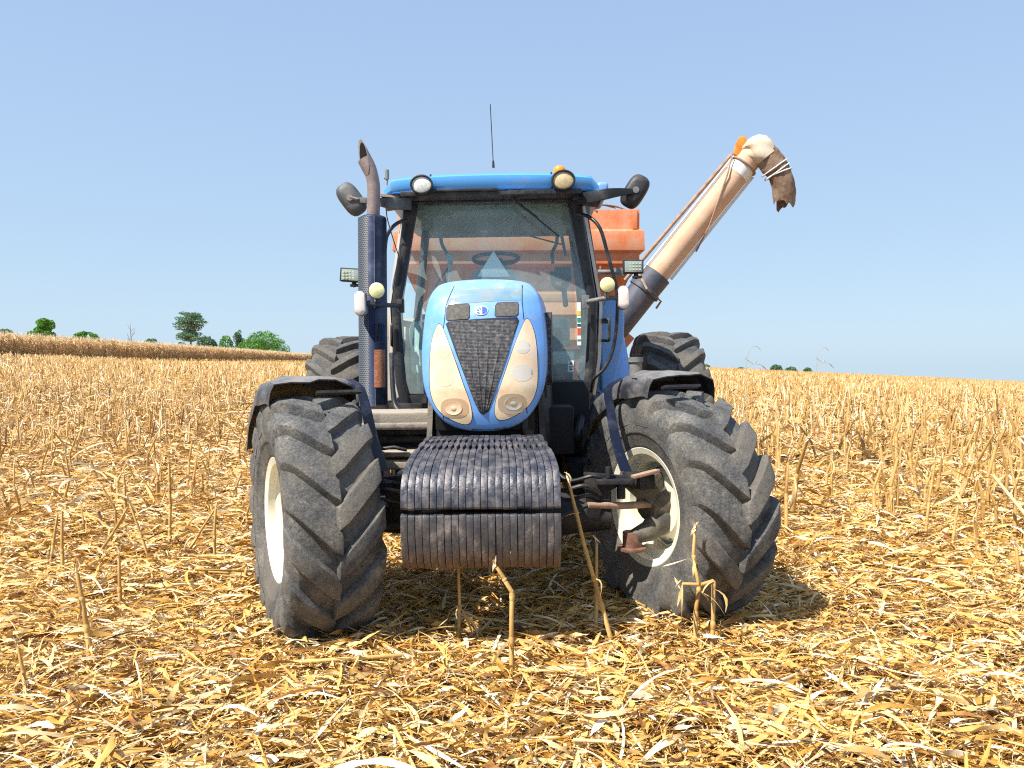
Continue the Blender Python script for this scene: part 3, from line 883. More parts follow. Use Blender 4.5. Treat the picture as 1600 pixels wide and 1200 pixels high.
# dust film panel at the top of the hood with its seams
P = [hx(a, b) for a, b in ((-54, 455), (0, 452), (60, 452), (60, 470), (0, 473), (-58, 477))]
M['dusty_blue'] = mat('dusty_blue_panel', (.11, .27, .42), .5, 0, .4, (.30, .31, .27), .65, 9)
patch(densify(P, .03), .0016, 3).build('hood_latch_panel', 'dusty_blue', hood)
sm = MB()
def seam(pts, wdt=.0022):
    pts = [hx(a, b) for a, b in pts]
    q = []
    for i in range(len(pts) - 1):
        for k in range(8): q.append((pts[i][0] + (pts[i + 1][0] - pts[i][0]) * k / 8, pts[i][1] + (pts[i + 1][1] - pts[i][1]) * k / 8))
    q.append(pts[-1])
    MB().tube([Vector((x, fy(x, z) - .0005, z)) for x, z in q], wdt, 5).build('panel_seam', 'seam', hood)
seam([(-46, 446), (-58, 478), (-60, 500), (-62, 512)]); seam([(60, 446), (60, 470), (63, 500)])
seam([(-62, 640), (-63, 652)]); seam([(66, 636), (67, 646)])
# side openings of the hood
for sg in (-1, 1):
    q = MB()
    pr = [(.02, 1.78), (.30, 1.80), (.34, 1.70), (.34, 1.42), (.10, 1.34), (.0, 1.40), (-.02, 1.55)]
    q.plate([(sg * (.388 + .06 * a), a, z) for a, z in pr], (sg * -.05, 0, 0))
    q.build('side_grille', 'grille', hood)
# lower nose under the hood, front support casting with handle
q = MB()
q.plate([(-.31, 0, 1.0), (.31, 0, 1.0), (.325, 0, 1.30), (.28, 0, 1.25), (.17, 0, 1.15), (0, 0, 1.12), (-.17, 0, 1.15), (-.28, 0, 1.25), (-.325, 0, 1.30)], (0, .25, 0))
for i, v in enumerate(q.v): q.v[i] = (v[0] * .96, v[1] - .22 + .12 * abs(v[0] / .33) ** 2, v[2] - .03)
nose = q.build('lower_nose', 'dusty_metal', tractor, bev=.004)
q = MB(); q.tube([(-.07, -.40, 1.118), (-.06, -.43, 1.122), (.11, -.43, 1.125), (.13, -.40, 1.120)], .009, 8); q.build('nose_handle', 'dark_metal', tractor)
q = MB()
q.plate([(-.355, -.2, .88), (-.33, -.2, 1.32), (-.36, .35, 1.35), (-.37, .35, .88)], (.03, 0, 0))
q.build('left_nose_plate', 'dusty_metal', tractor)
q = MB()
q.plate([(.34, -.26, .95), (.33, -.26, 1.30), (.40, .5, 1.42), (.42, .5, .95)], (-.03, 0, 0))
q.lathe([(0, 0), (.05, 0), (.05, .01), (.043, .014), (.0, .014)], 20, Matrix.Translation((.24, -.285, 1.12)) @ Euler((R(90), 0, R(25))).to_matrix().to_4x4() @ Matrix.Diagonal((.8, 1.4, 1, 1)))
q.build('right_nose_plate', 'black', tractor)

# ---------------------------------------------------------------- shelf and dusty parts left of the hood
q = MB()
q.box((-.575, .28, 1.145), (.50, .34, .085)); q.box((-.575, .13, 1.10), (.47, .05, .05))
q.box((-.60, .20, .93), (.44, .25, .035)); q.box((-.60, .18, .86), (.42, .20, .06)); q.box((-.46, .1, .76), (.20, .2, .14))
q.build('side_shelf', 'dusty_metal', tractor, bev=.02, seg=3)
q = MB()
q.tube([(-.72, .28, 1.00), (-.40, .28, 1.00)], .035, 10); q.box((-.53, .33, 1.02), (.40, .12, .14)); q.tube([(-.70, .06, .96), (-.58, .05, .975), (-.50, .06, .955)], .012, 8)
q.build('battery_tray', 'black', tractor, bev=.004)
q = MB()
q.tube(curve([T(612, 552, 5.2), T(613, 590, 5.15), T(616, 628, 5.1), T(624, 643, 5.05), T(634, 645, 5.0)], 5), .017, 10)
q.build('coolant_hose', 'rubber_hose', tractor)
q = MB(); q.tube([T(630, 644, 5.0), T(672, 646, 5.0)], .017, 10); q.tube([T(642, 644, 5.0), T(647, 644, 5.0)], .024, 10)
q.build('intake_pipe', 'chrome', tractor)

# ---------------------------------------------------------------- exhaust
M['slate_blue'] = mat('navy_side_pipe', (.012, .022, .06), .35, .1, .5, (.10, .12, .18), .2, 8)
MU = 5.42
a = T(585, 640, MU); b = T(583, 337, MU)
q = MB(); q.tube([a.lerp(b, .03), a.lerp(b, .98), a.lerp(b, .992), b], [.094, .094, .088, .06], 24)
muf = q.build('muffler', 'navy', tractor, smooth=50)
q = MB()
ax = (b - a).normalized()
for lvl, (f0, f1) in enumerate(((.04, .995),)):
    G = []
    for i in range(2):
        p = a.lerp(b, (f0, f1)[i]); row = []
        for k in range(15):
            t = R(150) + R(150) * k / 14
            row.append(p + Vector((math.cos(t) * .105, math.sin(t) * .105, 0)) )
        G.append(row)
    q.grid(G)
def perf_mat():
    m, n, bs = nodes('perforated_heat_shield')
    c = n.nodes.new('ShaderNodeUVMap')
    br = n.nodes.new('ShaderNodeTexVoronoi'); br.inputs['Scale'].default_value = 1; br.inputs['Randomness'].default_value = 0
    mp = n.nodes.new('ShaderNodeMapping'); mp.inputs['Scale'].default_value = (1, 1, 1)
    n.links.new(c.outputs[0], mp.inputs[0]); n.links.new(mp.outputs[0], br.inputs['Vector'])
    r = ramp(n, [(.0, (.010, .010, .012)), (.34, (.012, .012, .014)), (.44, (.10, .112, .128)), (1, (.16, .17, .18))], br.outputs['Distance'])
    n.links.new(r.outputs[0], bs.inputs['Base Color'])
    bs.inputs['Roughness'].default_value = .45; bs.inputs['Metallic'].default_value = .3
    return m
M['shield'] = perf_mat()
def shield(name, t0, t1, rad, f0, f1, m, holes):
    me = bpy.data.meshes.new(name); bm = bmesh.new(); uvl = bm.loops.layers.uv.new('UVMap')
    n = 18; p0 = a.lerp(b, f0); p1 = a.lerp(b, f1); L = (p1 - p0).length
    rows = []
    for rr_ in (rad, rad - .003):
        for p in (p0, p1):
            rows.append([bm.verts.new(p + Vector((math.cos(t0 + (t1 - t0) * k / n) * rr_, math.sin(t0 + (t1 - t0) * k / n) * rr_, 0))) for k in range(n + 1)])
    def face(vs, uv):
        f = bm.faces.new(vs); f.smooth = True
        for l, u in zip(f.loops, uv):
            # 45 degree lattice of holes
            x = u[0] / .017; y = u[1] / .0135
            l[uvl].uv = ((x + y * .577) , y * 1.0) if holes else (0, 0)
    arc = (t1 - t0) * rad
    for k in range(n):
        u0, u1 = arc * k / n, arc * (k + 1) / n
        face([rows[0][k], rows[0][k + 1], rows[1][k + 1], rows[1][k]], [(u0, 0), (u1, 0), (u1, L), (u0, L)])
        face([rows[2][k + 1], rows[2][k], rows[3][k], rows[3][k + 1]], [(u1, 0), (u0, 0), (u0, L), (u1, L)])
    for k in range(n):
        for (A, B) in ((0, 2), (1, 3)): face([rows[A][k], rows[A][k + 1], rows[B][k + 1], rows[B][k]], [(0, 0)] * 4)
    for k in (0, n): face([rows[0][k], rows[1][k], rows[3][k], rows[2][k]], [(0, 0)] * 4)
    bm.to_mesh(me); bm.free(); me.materials.append(M[m])
    o = bpy.data.objects.new(name, me); COL.objects.link(o); o.parent = muf
    return o
shield('perforated_shield', R(195), R(262), .106, .02, .985, 'shield', True)
shield('shield_band', R(262), R(285), .106, .02, .985, 'slate_blue', False)
q = MB()
rp = a.lerp(b, 0) + Vector((.055, -.085, 0)); top = rp + ax * 1.0
q.tube([rp + ax * .16, rp + ax * .42], .040, 14)
q.build('rusty_side_pipe', 'rust', muf)
q = MB(); q.tube([rp + ax * .42, rp + ax * .60], .038, 14); q.build('bare_side_pipe', 'chrome', muf)
q.build('navy_side_pipe', 'slate_blue', muf)
q = MB()
q.tube([a + Vector((0, 0, -.06)), a + Vector((0, 0, .05))], .085, 18); q.tube(curve([a + Vector((.0, 0, -.02)), a + Vector((.02, .0, -.10)), a + Vector((.05, 0, -.15))], 4), .10, 16)
q.build('exhaust_elbow', 'rust_dusty', muf)
# upper stack, bending left with an oblique mouth, sooty inside
M['stack'] = mat('weathered_exhaust_pipe', (.34, .27, .24), .5, .4, .4, (.16, .12, .12), .45, 8, .15, 50)
M['soot'] = mat('soot', (.006, .006, .007), .9)
pc = curve([b + Vector((0, 0, -.02)), T(584, 305, MU), T(583, 284, MU), T(578, 265, MU), T(568, 246, MU)], 6)
nrm = Vector((-.72, -.69, .02)).normalized()
def stack_rings(rad, n=24, cut=0):
    vs = []
    for i, p in enumerate(pc):
        t = (pc[min(i + 1, len(pc) - 1)] - pc[max(i - 1, 0)]).normalized()
        u = Vector((0, 1, 0)); v = t.cross(u).normalized()
        for k in range(n):
            ang = 2 * math.pi * k / n
            c = p + (v * math.cos(ang) + u * math.sin(ang)) * rad * (1 + .16 * max(0, i / (len(pc) - 1) - .6) / .4)
            if i == len(pc) - 1: c += t * (nrm.dot(p + nrm * cut - c) / nrm.dot(t))
            vs.append(c)
    m = len(pc)
    fs = [(i * n + k, i * n + (k + 1) % n, (i + 1) * n + (k + 1) % n, (i + 1) * n + k) for i in range(m - 1) for k in range(n)]
    return vs, fs
n = 24; vo, fo = stack_rings(.045); vi, fi = stack_rings(.0405)
N = len(vo); m = len(pc)
fs = fo + [tuple(x + N for x in f)[::-1] for f in fi]
for k in range(n):
    A = (m - 1) * n + k; B_ = (m - 1) * n + (k + 1) % n; fs.append((A, B_, B_ + N, A + N))
mb = MB(); mb.add(vo + vi, fs); stk = mb.build('exhaust_stack', 'stack', muf, smooth=40)
vs, fs = stack_rings(.0400, cut=-.004); fs.append(tuple(range(n))); mb = MB(); mb.add(vs, fs); mb.build('exhaust_mouth', 'soot', stk, smooth=40).parent = muf

# ---------------------------------------------------------------- cab
# heights: floor 1.15, waist 1.9, header 2.7 ; half widths
def hwid(z): return float(np.interp(z, [1.15, 1.35, 1.90, 2.72], [.66, .715, .745, .615]))
FYC = 1.13                                    # windshield plane, local y
def wsy(x, z): return FYC + .10 * (x / .7) ** 2 + .03 * (z - 1.9)
fr_ = MB()
for sg in (-1, 1):
    pts = [(sg * hwid(z), wsy(hwid(z), z), z) for z in (1.12, 1.35, 1.65, 1.92, 2.2, 2.5, 2.74)]
    fr_.tube(pts, [.05, .048, .045, .043, .045, .05, .06], 10)
    # second, rearward frame of the door
    pts = [(sg * (hwid(z) + .075), wsy(.7, z) + .16, z) for z in (1.12, 1.35, 1.65, 1.92, 2.2, 2.5, 2.74)]
    fr_.tube(pts, .018, 8)
    # B pillar and rear pillar
    fr_.tube([(sg * .86, 2.05, 1.2), (sg * .88, 2.05, 1.92), (sg * .76, 2.05, 2.74)], .035, 8)
    fr_.tube([(sg * .78, 2.62, 1.5), (sg * .78, 2.62, 1.92), (sg * .68, 2.58, 2.74)], .04, 8)
    fr_.tube([(sg * .72, wsy(.7, 1.2), 1.2), (sg * .86, 2.05, 1.2)], .04, 8)
    fr_.tube([(sg * .78, 2.62, 1.85), (sg * .87, 2.05, 1.85)], .03, 8)
fr_.box((0, FYC + .06, 2.74), (1.26, .12, .11)); fr_.box((0, FYC + .10, 1.19), (1.36, .10, .12)); fr_.box((0, 2.60, 2.70), (1.36, .06, .06)); fr_.box((0, 2.64, 1.56), (1.5, .06, .10))
fr_.box((0, 1.9, 1.16), (1.60, 1.5, .06))
frame = fr_.build('cab_frame', 'black', tractor, bev=.006)
# firewall and lower cab front, black
q = MB(); q.box((0, FYC + .30, 1.30), (1.20, .04, .34)); q.box((0, 1.5, .98), (1.1, .5, .3)); q.build('firewall', 'void', tractor)
G = [[(x * hwid(z) * .985, wsy(x * .7, z) - .012, z) for x in np.linspace(-1, 1, 17)] for z in np.linspace(1.26, 2.70, 15)]
ws = MB().grid(G).build('windshield', 'windshield', tractor, smooth=60)
for sg in (-1, 1):
    G = [[(sg * (hwid(z) + .075 + (.80 - .79) * t), wsy(.7, z) + .16 + (2.05 - 1.36) * t, z) for t in np.linspace(0, 1, 5)] for z in np.linspace(1.25, 2.70, 8)]
    for r, row in enumerate(G):
        z = row[0][2]; xe = float(np.interp(z, [1.2, 1.92, 2.74], [.86, .88, .76]))
        G[r] = [(sg * ((hwid(z) + .075) * (1 - t) + xe * t), p[1], z) for p, t in zip(row, np.linspace(0, 1, 5))]
    MB().grid(G).build('door_glass', 'glass', tractor, smooth=60)
G = [[(x * .70, 2.61, z) for x in (-1, 0, 1)] for z in (1.62, 2.2, 2.68)]
MB().grid(G).build('rear_window', 'glass', tractor)
# pale strips of the door edge outside the pillars
M['door_trim'] = mat('pale_door_edge', (.46, .47, .46), .45, 0, .5, (.45, .34, .22), .5, 6)
for sg in (-1, 1):
    q = MB()
    pts = [Vector((sg * (hwid(z) + .062), wsy(.7, z) + .06, z)) for z in (1.20, 1.5, 1.92, 2.3, 2.70)]
    q.grid([[p, p + Vector((sg * .030, .05, 0))] for p in pts], (0, .01, 0)); q.build('door_trim', 'door_trim', tractor)

# sticker column with small printed blocks and a square service sticker, on the glass
st = MB(); sx = .0
p = T(905, 478, 5.83); zz = p.z
q0 = MB(); q0.box((p.x - .01, p.y - .09, p.z - .14), (.030, .003, .32)); sc_ = q0.build('sticker_strip', 'label_white', ws)
for k, (mm, f0, f1) in enumerate((('label_yellow', .20, .30), ('label_green', .36, .46), ('label_dark', .50, .56), ('label_red', .60, .76), ('label_green', .86, .90))):
    q = MB(); q.box((p.x - .01, p.y - .0925, p.z + .02 - .32 * (f0 + f1) / 2), (.026, .002, .32 * (f1 - f0))); q.build('sticker_print', mm, ws)
q = MB(); c_ = T(892, 572, 5.78); q.box(c_, (.045, .003, .085)); q.build('service_sticker', 'label_white', ws)
q = MB(); q.plate([c_ + Vector((-.012, -.003, .012)), c_ + Vector((.012, -.003, .012)), c_ + Vector((0, -.003, .034))], (0, .001, 0)); q.box(c_ + Vector((0, -.003, -.006)), (.026, .001, .008)); q.box(c_ + Vector((0, -.003, -.024)), (.02, .001, .012)); q.build('sticker_print', 'label_dark', ws, smooth=0)
# wiper
q = MB()
wp = [T(790, 300, 5.68), T(808, 318, 5.68), T(840, 342, 5.69)]
q.tube([p + Vector((0, -.03, 0)) for p in wp], [.014, .011, .008], 8)
q.tube([T(800, 309, 5.67), T(874, 370, 5.70)], .006, 6)
q.build('wiper', 'black', tractor)

# ---------------------------------------------------------------- roof
def roofsec(y, hw, zb, zt, n=28, drop=0):
    """one cross section of the roof shell"""
    o = []
    for i in range(n + 1):
        x = -1 + 2 * i / n
        z = zt - .012 * abs(x) ** 2.2 - (zt - zb) * max(0, (abs(x) - .955) / .045) ** 2 * .6
        o.append(Vector((x * hw, y, z)))
    return o
secs = []
for (y, hw, zb, zt) in ((.93, .765, 2.725, 2.735), (.905, .775, 2.725, 2.76), (.905, .785, 2.73, 2.825), (.94, .79, 2.73, 2.848), (1.2, .80, 2.73, 2.862), (1.6, .81, 2.73, 2.875), (2.2, .81, 2.73, 2.875), (2.7, .79, 2.73, 2.85), (2.78, .77, 2.73, 2.82)):
    y_ = y
    s_ = [Vector((p.x, y_ + .12 * (abs(p.x) / .8) ** 3, p.z)) for p in roofsec(y_, hw, zb, zt)]
    secs.append(s_)
vs = []; fs = []
for s_ in secs:
    low = [Vector((p.x, p.y, 2.725)) for p in s_]
    vs.append(s_ + low[::-1])
m = len(vs[0]); flat = [p for s_ in vs for p in s_]
for i in range(len(vs) - 1):
    for k in range(m): fs.append((i * m + k, i * m + (k + 1) % m, (i + 1) * m + (k + 1) % m, (i + 1) * m + k))
fs.append(tuple(range(m))); fs.append(tuple((len(vs) - 1) * m + k for k in range(m))[::-1])
mb = MB(); mb.add(flat, fs)
roof = mb.build('cab_roof', 'blue_clean', tractor, smooth=45)
q = MB()
for sg in (-1, 1):
    x0 = sg * .44
    q.tube([(x0, .945, 2.73), (x0, .922, 2.80), (x0 * .99, .955, 2.848), (x0 * .97, 1.1, 2.858)], .006, 6)
q.build('roof_seams', 'seam', roof)
q = MB()
q.box((0, .995, 2.706), (1.30, .17, .034)); q.box((-.20, .90, 2.722), (.50, .03, .018))
for sg in (-1, 1): q.box((sg * .70, 1.12, 2.69), (.20, .22, .06), (0, R(sg * 8), 0))
q.build('roof_header', 'black', roof, bev=.004)
q = MB()
for sg in (-1, 1): q.box((sg * .74, 1.05, 2.712), (.14, .10, .018), (0, R(sg * -6), 0))
q.build('straw_caught_under_roof', 'rust_dusty', roof)
q = MB(); q.box((.83, 1.5, 2.79), (.09, .6, .09)); q.build('roof_side_panel', 'blue', roof, bev=.03, seg=3)
def roundlamp(px, py, Y, r, nm, bowl, tilt=0):
    p = T(px, py, Y)
    mt = Matrix.Translation(p) @ Euler((R(90), 0, 0)).to_matrix().to_4x4() @ Matrix.Diagonal((1.08, .90, 1, 1))
    q = MB(); q.lathe([(0, -.06), (r * .8, -.055), (r * 1.02, -.01), (r * 1.02, .028), (r * .92, .03), (r * .84, .012), (0, .008)], 28, mt)
    q.box(p + Vector((0, .05, .035)), (.04, .07, .05))
    o = q.build(nm, 'black', tractor)
    q = MB(); q.lathe([(r * .84, .013), (r * .6, .020), (0, .024)], 28, mt); q.build('lamp_lens', bowl, o)
    return o
M['lens_white'] = mat('white_lamp_lens', (.86, .86, .80), .25, 0, .6, (.45, .45, .42), .5, 70)
M['lens_gold'] = mat('golden_lamp_lens', (.72, .58, .34), .25, .2, .6, (.42, .30, .14), .5, 70)
M['lens_yellow'] = mat('pale_yellow_lens', (.80, .74, .36), .3, 0, .5)
M['lens_pink'] = mat('sun_bleached_indicator_lens', (.74, .62, .54), .25, 0, .6, (.85, .80, .74), .5, 20)
roundlamp(659, 289, 5.50, .074, 'work_light', 'lens_white')
roundlamp(880, 282, 5.50, .078, 'work_light', 'lens_gold')
p = T(874, 267, 5.95)
q = MB(); q.lathe([(0, -.04), (.045, -.04), (.048, .0), (.044, .02), (.030, .034), (0, .038)], 20, Matrix.Translation(p)); bc = q.build('beacon', 'amber', tractor)
q = MB(); p0_, p1_ = T(771, 262, 6.2), T(766, 163, 6.2); q.tube([p0_, p0_.lerp(p1_, .1), p0_.lerp(p1_, .12), p1_], [.011, .009, .004, .0035], 8); q.build('whip_antenna', 'black', tractor)
q = MB(); p0_, p1_ = T(605, 330, 5.9), T(605, 280, 5.9); q.tube([p0_, p1_], .007, 8); q.tube([p1_, p1_ + Vector((0, 0, .07))], .015, 10); q.tube([p1_ + Vector((-.02, 0, .01)), p1_], .01, 6); q.build('short_antenna', 'grey_metal', tractor)

# ---------------------------------------------------------------- mirrors
def mirror(pts, head, ang, m):
    pts = [T(*p) for p in pts]
    q = MB()
    G = []
    hs = [.030, .034, .036, .030, .026, .026]
    cp = curve(pts, 3)
    for i, p in enumerate(cp):
        h = float(np.interp(i / (len(cp) - 1), [0, .2, .5, .8, 1], [.040, .040, .036, .022, .020]))
        G.append([p + Vector((0, 0, h)), p + Vector((0, 0, -h))])
    q.grid(G, (0, .035, 0))
    arm = q.build('mirror_arm', m, tractor, bev=.004)
    c = T(*head)
    mb = MB(); n = 28; vs = []; fs = []
    lay = [(0.0, .045), (.55, .045), (.82, .036), (.97, .015), (1.0, -.012), (.97, -.030), (.90, -.034), (0.0, -.034)]
    mt = Matrix.Translation(c) @ Euler((R(-6), R(ang), R(12 if ang < 0 else -12))).to_matrix().to_4x4()
    for (s_, d) in lay:
        for k in range(n):
            t = 2 * math.pi * k / n; ca, sa = math.cos(t), math.sin(t)
            rr_ = 1 / (abs(ca) ** 3.2 + abs(sa) ** 3.2) ** (1 / 3.2)
            vs.append(mt @ Vector((ca * rr_ * .078 * s_, -d, sa * rr_ * .128 * s_)))
    for i in range(len(lay) - 1):
        for k in range(n): fs.append((i * n + k, i * n + (k + 1) % n, (i + 1) * n + (k + 1) % n, (i + 1) * n + k))
    mb.add(vs, fs)
    mr = mb.build('mirror_housing', m, tractor, smooth=50)
    q = MB(); q.tube([pts[-1] + Vector((0, .0, 0)), c + Vector((0, -.05, 0))], .014, 8); q.tube([c + Vector((0, -.058, 0)), c + Vector((0, -.03, 0))], .024, 12)
    q.build('mirror_joint', 'grey_metal', mr)
M['mirror_grey'] = mat('faded_black_plastic', (.06, .065, .07), .5, 0, .45, (.20, .20, .19), .4, 8, .1, 60)
mirror([(642, 318, 5.62), (625, 318, 5.52), (605, 317, 5.48), (585, 314, 5.55), (560, 312, 5.60)], (549, 311, 5.64), -35, 'mirror_grey')
mirror([(905, 310, 5.62), (925, 307, 5.52), (950, 302, 5.48), (975, 299, 5.55), (995, 299, 5.60)], (992, 299, 5.64), 32, 'black')

# ---------------------------------------------------------------- indicator lamps and LED work lights on arms
def sidelamps(sg):
    if sg < 0:
        pil, mid, end = (626, 478, 5.70), (590, 476, 5.28), (566, 474, 5.26)
        rl_, cap, led = (589, 454, 5.24), (563, 474, 5.24), (548, 430, 5.62)
    else:
        pil, mid, end = (915, 472, 5.72), (945, 466, 5.55), (972, 465, 5.50)
        rl_, cap, led = (949, 445, 5.45), (974, 465, 5.47), (989, 417, 5.65)
    q = MB(); q.tube([T(*pil), T(*mid), T(*end)], .017, 10); q.box(Vector(T(*pil)), (.05, .05, .10)); q.tube([T(*mid), T(rl_[0], rl_[1] + 4, rl_[2] + .04)], .010, 8)
    q.tube([T(rl_[0] - 3, rl_[1] + 18, rl_[2] + .06), T(rl_[0] + 3, rl_[1] + 18, rl_[2] + .06)], .02, 8)
    arm = q.build('lamp_arm', 'grey_metal' if sg > 0 else 'black', tractor, bev=.002)
    p = T(*rl_)
    mt = Matrix.Translation(p) @ Euler((R(90), 0, 0)).to_matrix().to_4x4()
    q = MB(); q.lathe([(0, -.03), (.045, -.028), (.056, -.005), (.056, .006), (0, .006)], 24, mt); o = q.build('round_lamp', 'black', tractor)
    q = MB(); q.lathe([(.054, .0065), (.052, .014), (.035, .024), (0, .028)], 24, mt); q.build('lamp_lens', 'lens_yellow', o)
    p = T(*cap)
    def capsule(d0, d1, s_):
        vs = []; fs = []; n = 28
        for (d, k_) in ((d0, s_), (d1, s_), (d1 + .008, s_ * .9), (d1 + .012, s_ * .6)):
            for k in range(n):
                t = 2 * math.pi * k / n; x = math.cos(t) * .040; z = math.sin(t) * .040 + (.046 if math.sin(t) > 0 else -.046)
                vs.append(p + Vector((x * k_, -d, z * k_)))
        for i in range(3):
            for k in range(n): fs.append((i * n + k, i * n + (k + 1) % n, (i + 1) * n + (k + 1) % n, (i + 1) * n + k))
        fs += [tuple(range(n)), tuple(3 * n + k for k in range(n))]
        m_ = MB(); m_.add(vs, fs); return m_
    o = capsule(-.05, .0, 1.0).build('indicator_lamp', 'grey_metal', tractor)
    capsule(.0005, .018, .93).build('lamp_lens', 'lens_pink', o)
    p = T(*led); e = (0, R(5 if sg < 0 else 0), R(-6 if sg < 0 else 4))
    q = MB(); q.box(p, (.148, .05, .10), e); q.tube([p + Vector((.02, .0, -.05)), p + Vector((.03, .01, -.085))], .018, 8); q.box(p + Vector((.03, 0, -.075)), (.07, .03, .02))
    o = q.build('led_work_light', 'black', tractor, bev=.006)
    q = MB(); q.box(p + Vector((0, -.0262, 0)), (.128, .004, .080), e); q.build('lamp_lens', 'led_glass', o, bev=.001)
    q = MB()
    for i in range(5):
        for j in (-1, 0, 1):
            q.box(p + Vector((-.046 + .023 * i, -.0292, j * .022)), (.015, .003, .012), e)
    q.build('led_array', 'led_dot', o)
    return o
M['led_glass'] = mat('led_lamp_glass', (.36, .42, .36), .3, .2, .5)
M['led_dot'] = mat('led_reflector_cells', (.62, .66, .50), .25, .3, .6)
sidelamps(-1); sidelamps(1)
q = MB(); q.box(T(968, 425, 5.66), (.09, .012, .06)); q.box(T(938, 422, 5.66), (.012, .02, .06)) ; q.tube([T(934, 425, 5.66), T(968, 425, 5.66)], .018, 8)
q.build('light_bracket', 'grey_metal', tractor, bev=.002)

# ---------------------------------------------------------------- handrails and door handles
q = MB(); q.tube(curve([T(901, 333, 5.70), T(922, 340, 5.60), (T(938, 358, 5.55)), T(949, 395, 5.55), T(957, 425, 5.55), T(964, 455, 5.56), T(964, 500, 5.58), T(958, 545, 5.6), T(945, 575, 5.6), T(928, 592, 5.62), T(924, 612, 5.7)], 5), .0135, 10)
q.build('handrail', 'rubber_hose', tractor)
q = MB(); q.tube(curve([T(640, 343, 5.70), T(622, 348, 5.6), T(608, 362, 5.6), T(602, 385, 5.62), T(600, 460, 5.65)], 5), .0135, 10); q.build('handrail', 'rubber_hose', tractor)
q = MB(); q.tube(curve([T(603, 325, 5.7), T(606, 345, 5.75), T(618, 385, 5.8), T(630, 420, 5.8)], 4), .004, 6); q.build('lamp_cable', 'rubber_hose', tractor)
for (x0, y0, x1, y1, d) in ((621, 508, 612, 540, -1), (940, 500, 952, 532, 1)):
    q = MB(); Y = 5.95
    q.tube(curve([T(x0, y0, Y), T(x1 - d, y0 - 1, Y - .05), T(x1, y0 + 6, Y - .06), T(x1, y1 - 6, Y - .06), T(x1 - d, y1, Y - .05), T(x0, y1, Y)], 4), .011, 8)
    q.box(T(x0 + (x1 - x0) * .4, y0 + 2, Y), (.07, .03, .035)); q.build('door_handle', 'black', tractor)

# ---------------------------------------------------------------- inside the cab
q = MB()
sc0 = T(775, 404, 6.02)
q2 = MB()
mt = Matrix.Translation(sc0) @ Euler((R(22), 0, 0)).to_matrix().to_4x4()
ringp = [mt @ Vector((math.cos(t) * .175, math.sin(t) * .175, 0)) for t in np.linspace(0, 2 * math.pi, 41)]
q2.tube(ringp, .016, 10, caps=False)
for t in (R(90), R(210), R(330)): q2.tube([mt @ Vector((0, 0, -.03)), mt @ Vector((math.cos(t) * .17, math.sin(t) * .17, 0))], .010, 8)
q2.lathe([(0, -.04), (.05, -.035), (.055, -.01), (0, .0)], 16, mt); q2.tube([mt @ Vector((0, 0, -.03)), mt @ Vector((0, -.12, -.5))], .035, 10)
q2.build('steering_wheel', 'black', tractor)
# instrument pod behind the wheel
prof = [(-.24, -.02), (-.22, .06), (-.16, .115), (-.08, .14), (.06, .14), (.14, .11), (.20, .05), (.225, -.02)]
pc_ = T(775, 440, 5.95)
q = MB(); rings_ = []
for (s_, dy, dz) in ((1, 0, 0), (1, .10, .01), (.92, .20, .0), (.6, .28, -.03)):
    rings_.append([pc_ + Vector((x * .82 * s_, dy, z * .9 * s_ + dz)) for x, z in prof])
q.grid(rings_); q.add(rings_[0], [tuple(range(len(prof)))])

M['pod'] = mat('sage_instrument_pod', (.30, .46, .46), .5, 0, .4)
pod = q.build('instrument_pod', 'pod', tractor, smooth=50)
q = MB(); tip = T(771, 392, 5.84); q.add([tip, T(746, 432, 5.80), T(797, 432, 5.80), T(792, 434, 5.92), T(750, 434, 5.92), T(774, 433, 5.785)], [(0, 1, 5), (0, 5, 2), (0, 2, 3), (0, 3, 4), (0, 4, 1), (1, 4, 3, 2, 5)])
q.build('sunlit_pod_cone', 'pale', pod)  # pale cone stands in for the sunlit patch on the instrument pod
q = MB(); q.box((0, 1.38, 1.52), (.62, .28, .50)); q.box((0, 1.34, 1.84), (.50, .2, .10)); q.build('dashboard', 'interior', tractor, bev=.05, seg=3)
q = MB(); q.box((0, 2.15, 1.62), (.50, .5, .14)); q.box((0.02, 2.40, 1.86), (.46, .12, .44), (R(-8), 0, 0)); q.box((0, 2.2, 1.38), (.36, .36, .36)); q.build('driver_seat', 'seat', tractor, bev=.06, seg=4)
q = MB(); q.box((.46, 2.05, 1.66), (.16, .6, .22)); q.box(T(880, 428, 6.5), (.15, .08, .12), (R(10), 0, R(-15))); q.tube([T(880, 440, 6.5), T(884, 480, 6.5)], .02, 8); q.tube(curve([T(862, 425, 6.5), T(866, 445, 6.4), T(880, 452, 6.4), T(888, 440, 6.4)], 4), .012, 8)

M['console'] = mat('blue_grey_console', (.07, .12, .17), .5, 0, .4)
q.build('control_console', 'console', tractor, bev=.02, seg=3)
q = MB(); q.box((.50, 1.75, 1.42), (.24, .5, .30)); q.box((-.56, 2.0, 1.48), (.22, .6, .46)); q.lathe([(0, -.22), (.10, -.22), (.115, .15), (.09, .20), (0, .21)], 20, Matrix.Translation((-.58, 1.52, 1.62))); q.box((.52, 2.35, 1.75), (.22, .3, .25))

M['pod_light'] = mat('pale_sage_plastic', (.46, .62, .58), .5, 0, .4)
q.build('pale_side_console', 'pod_light', tractor, bev=.03, seg=3)
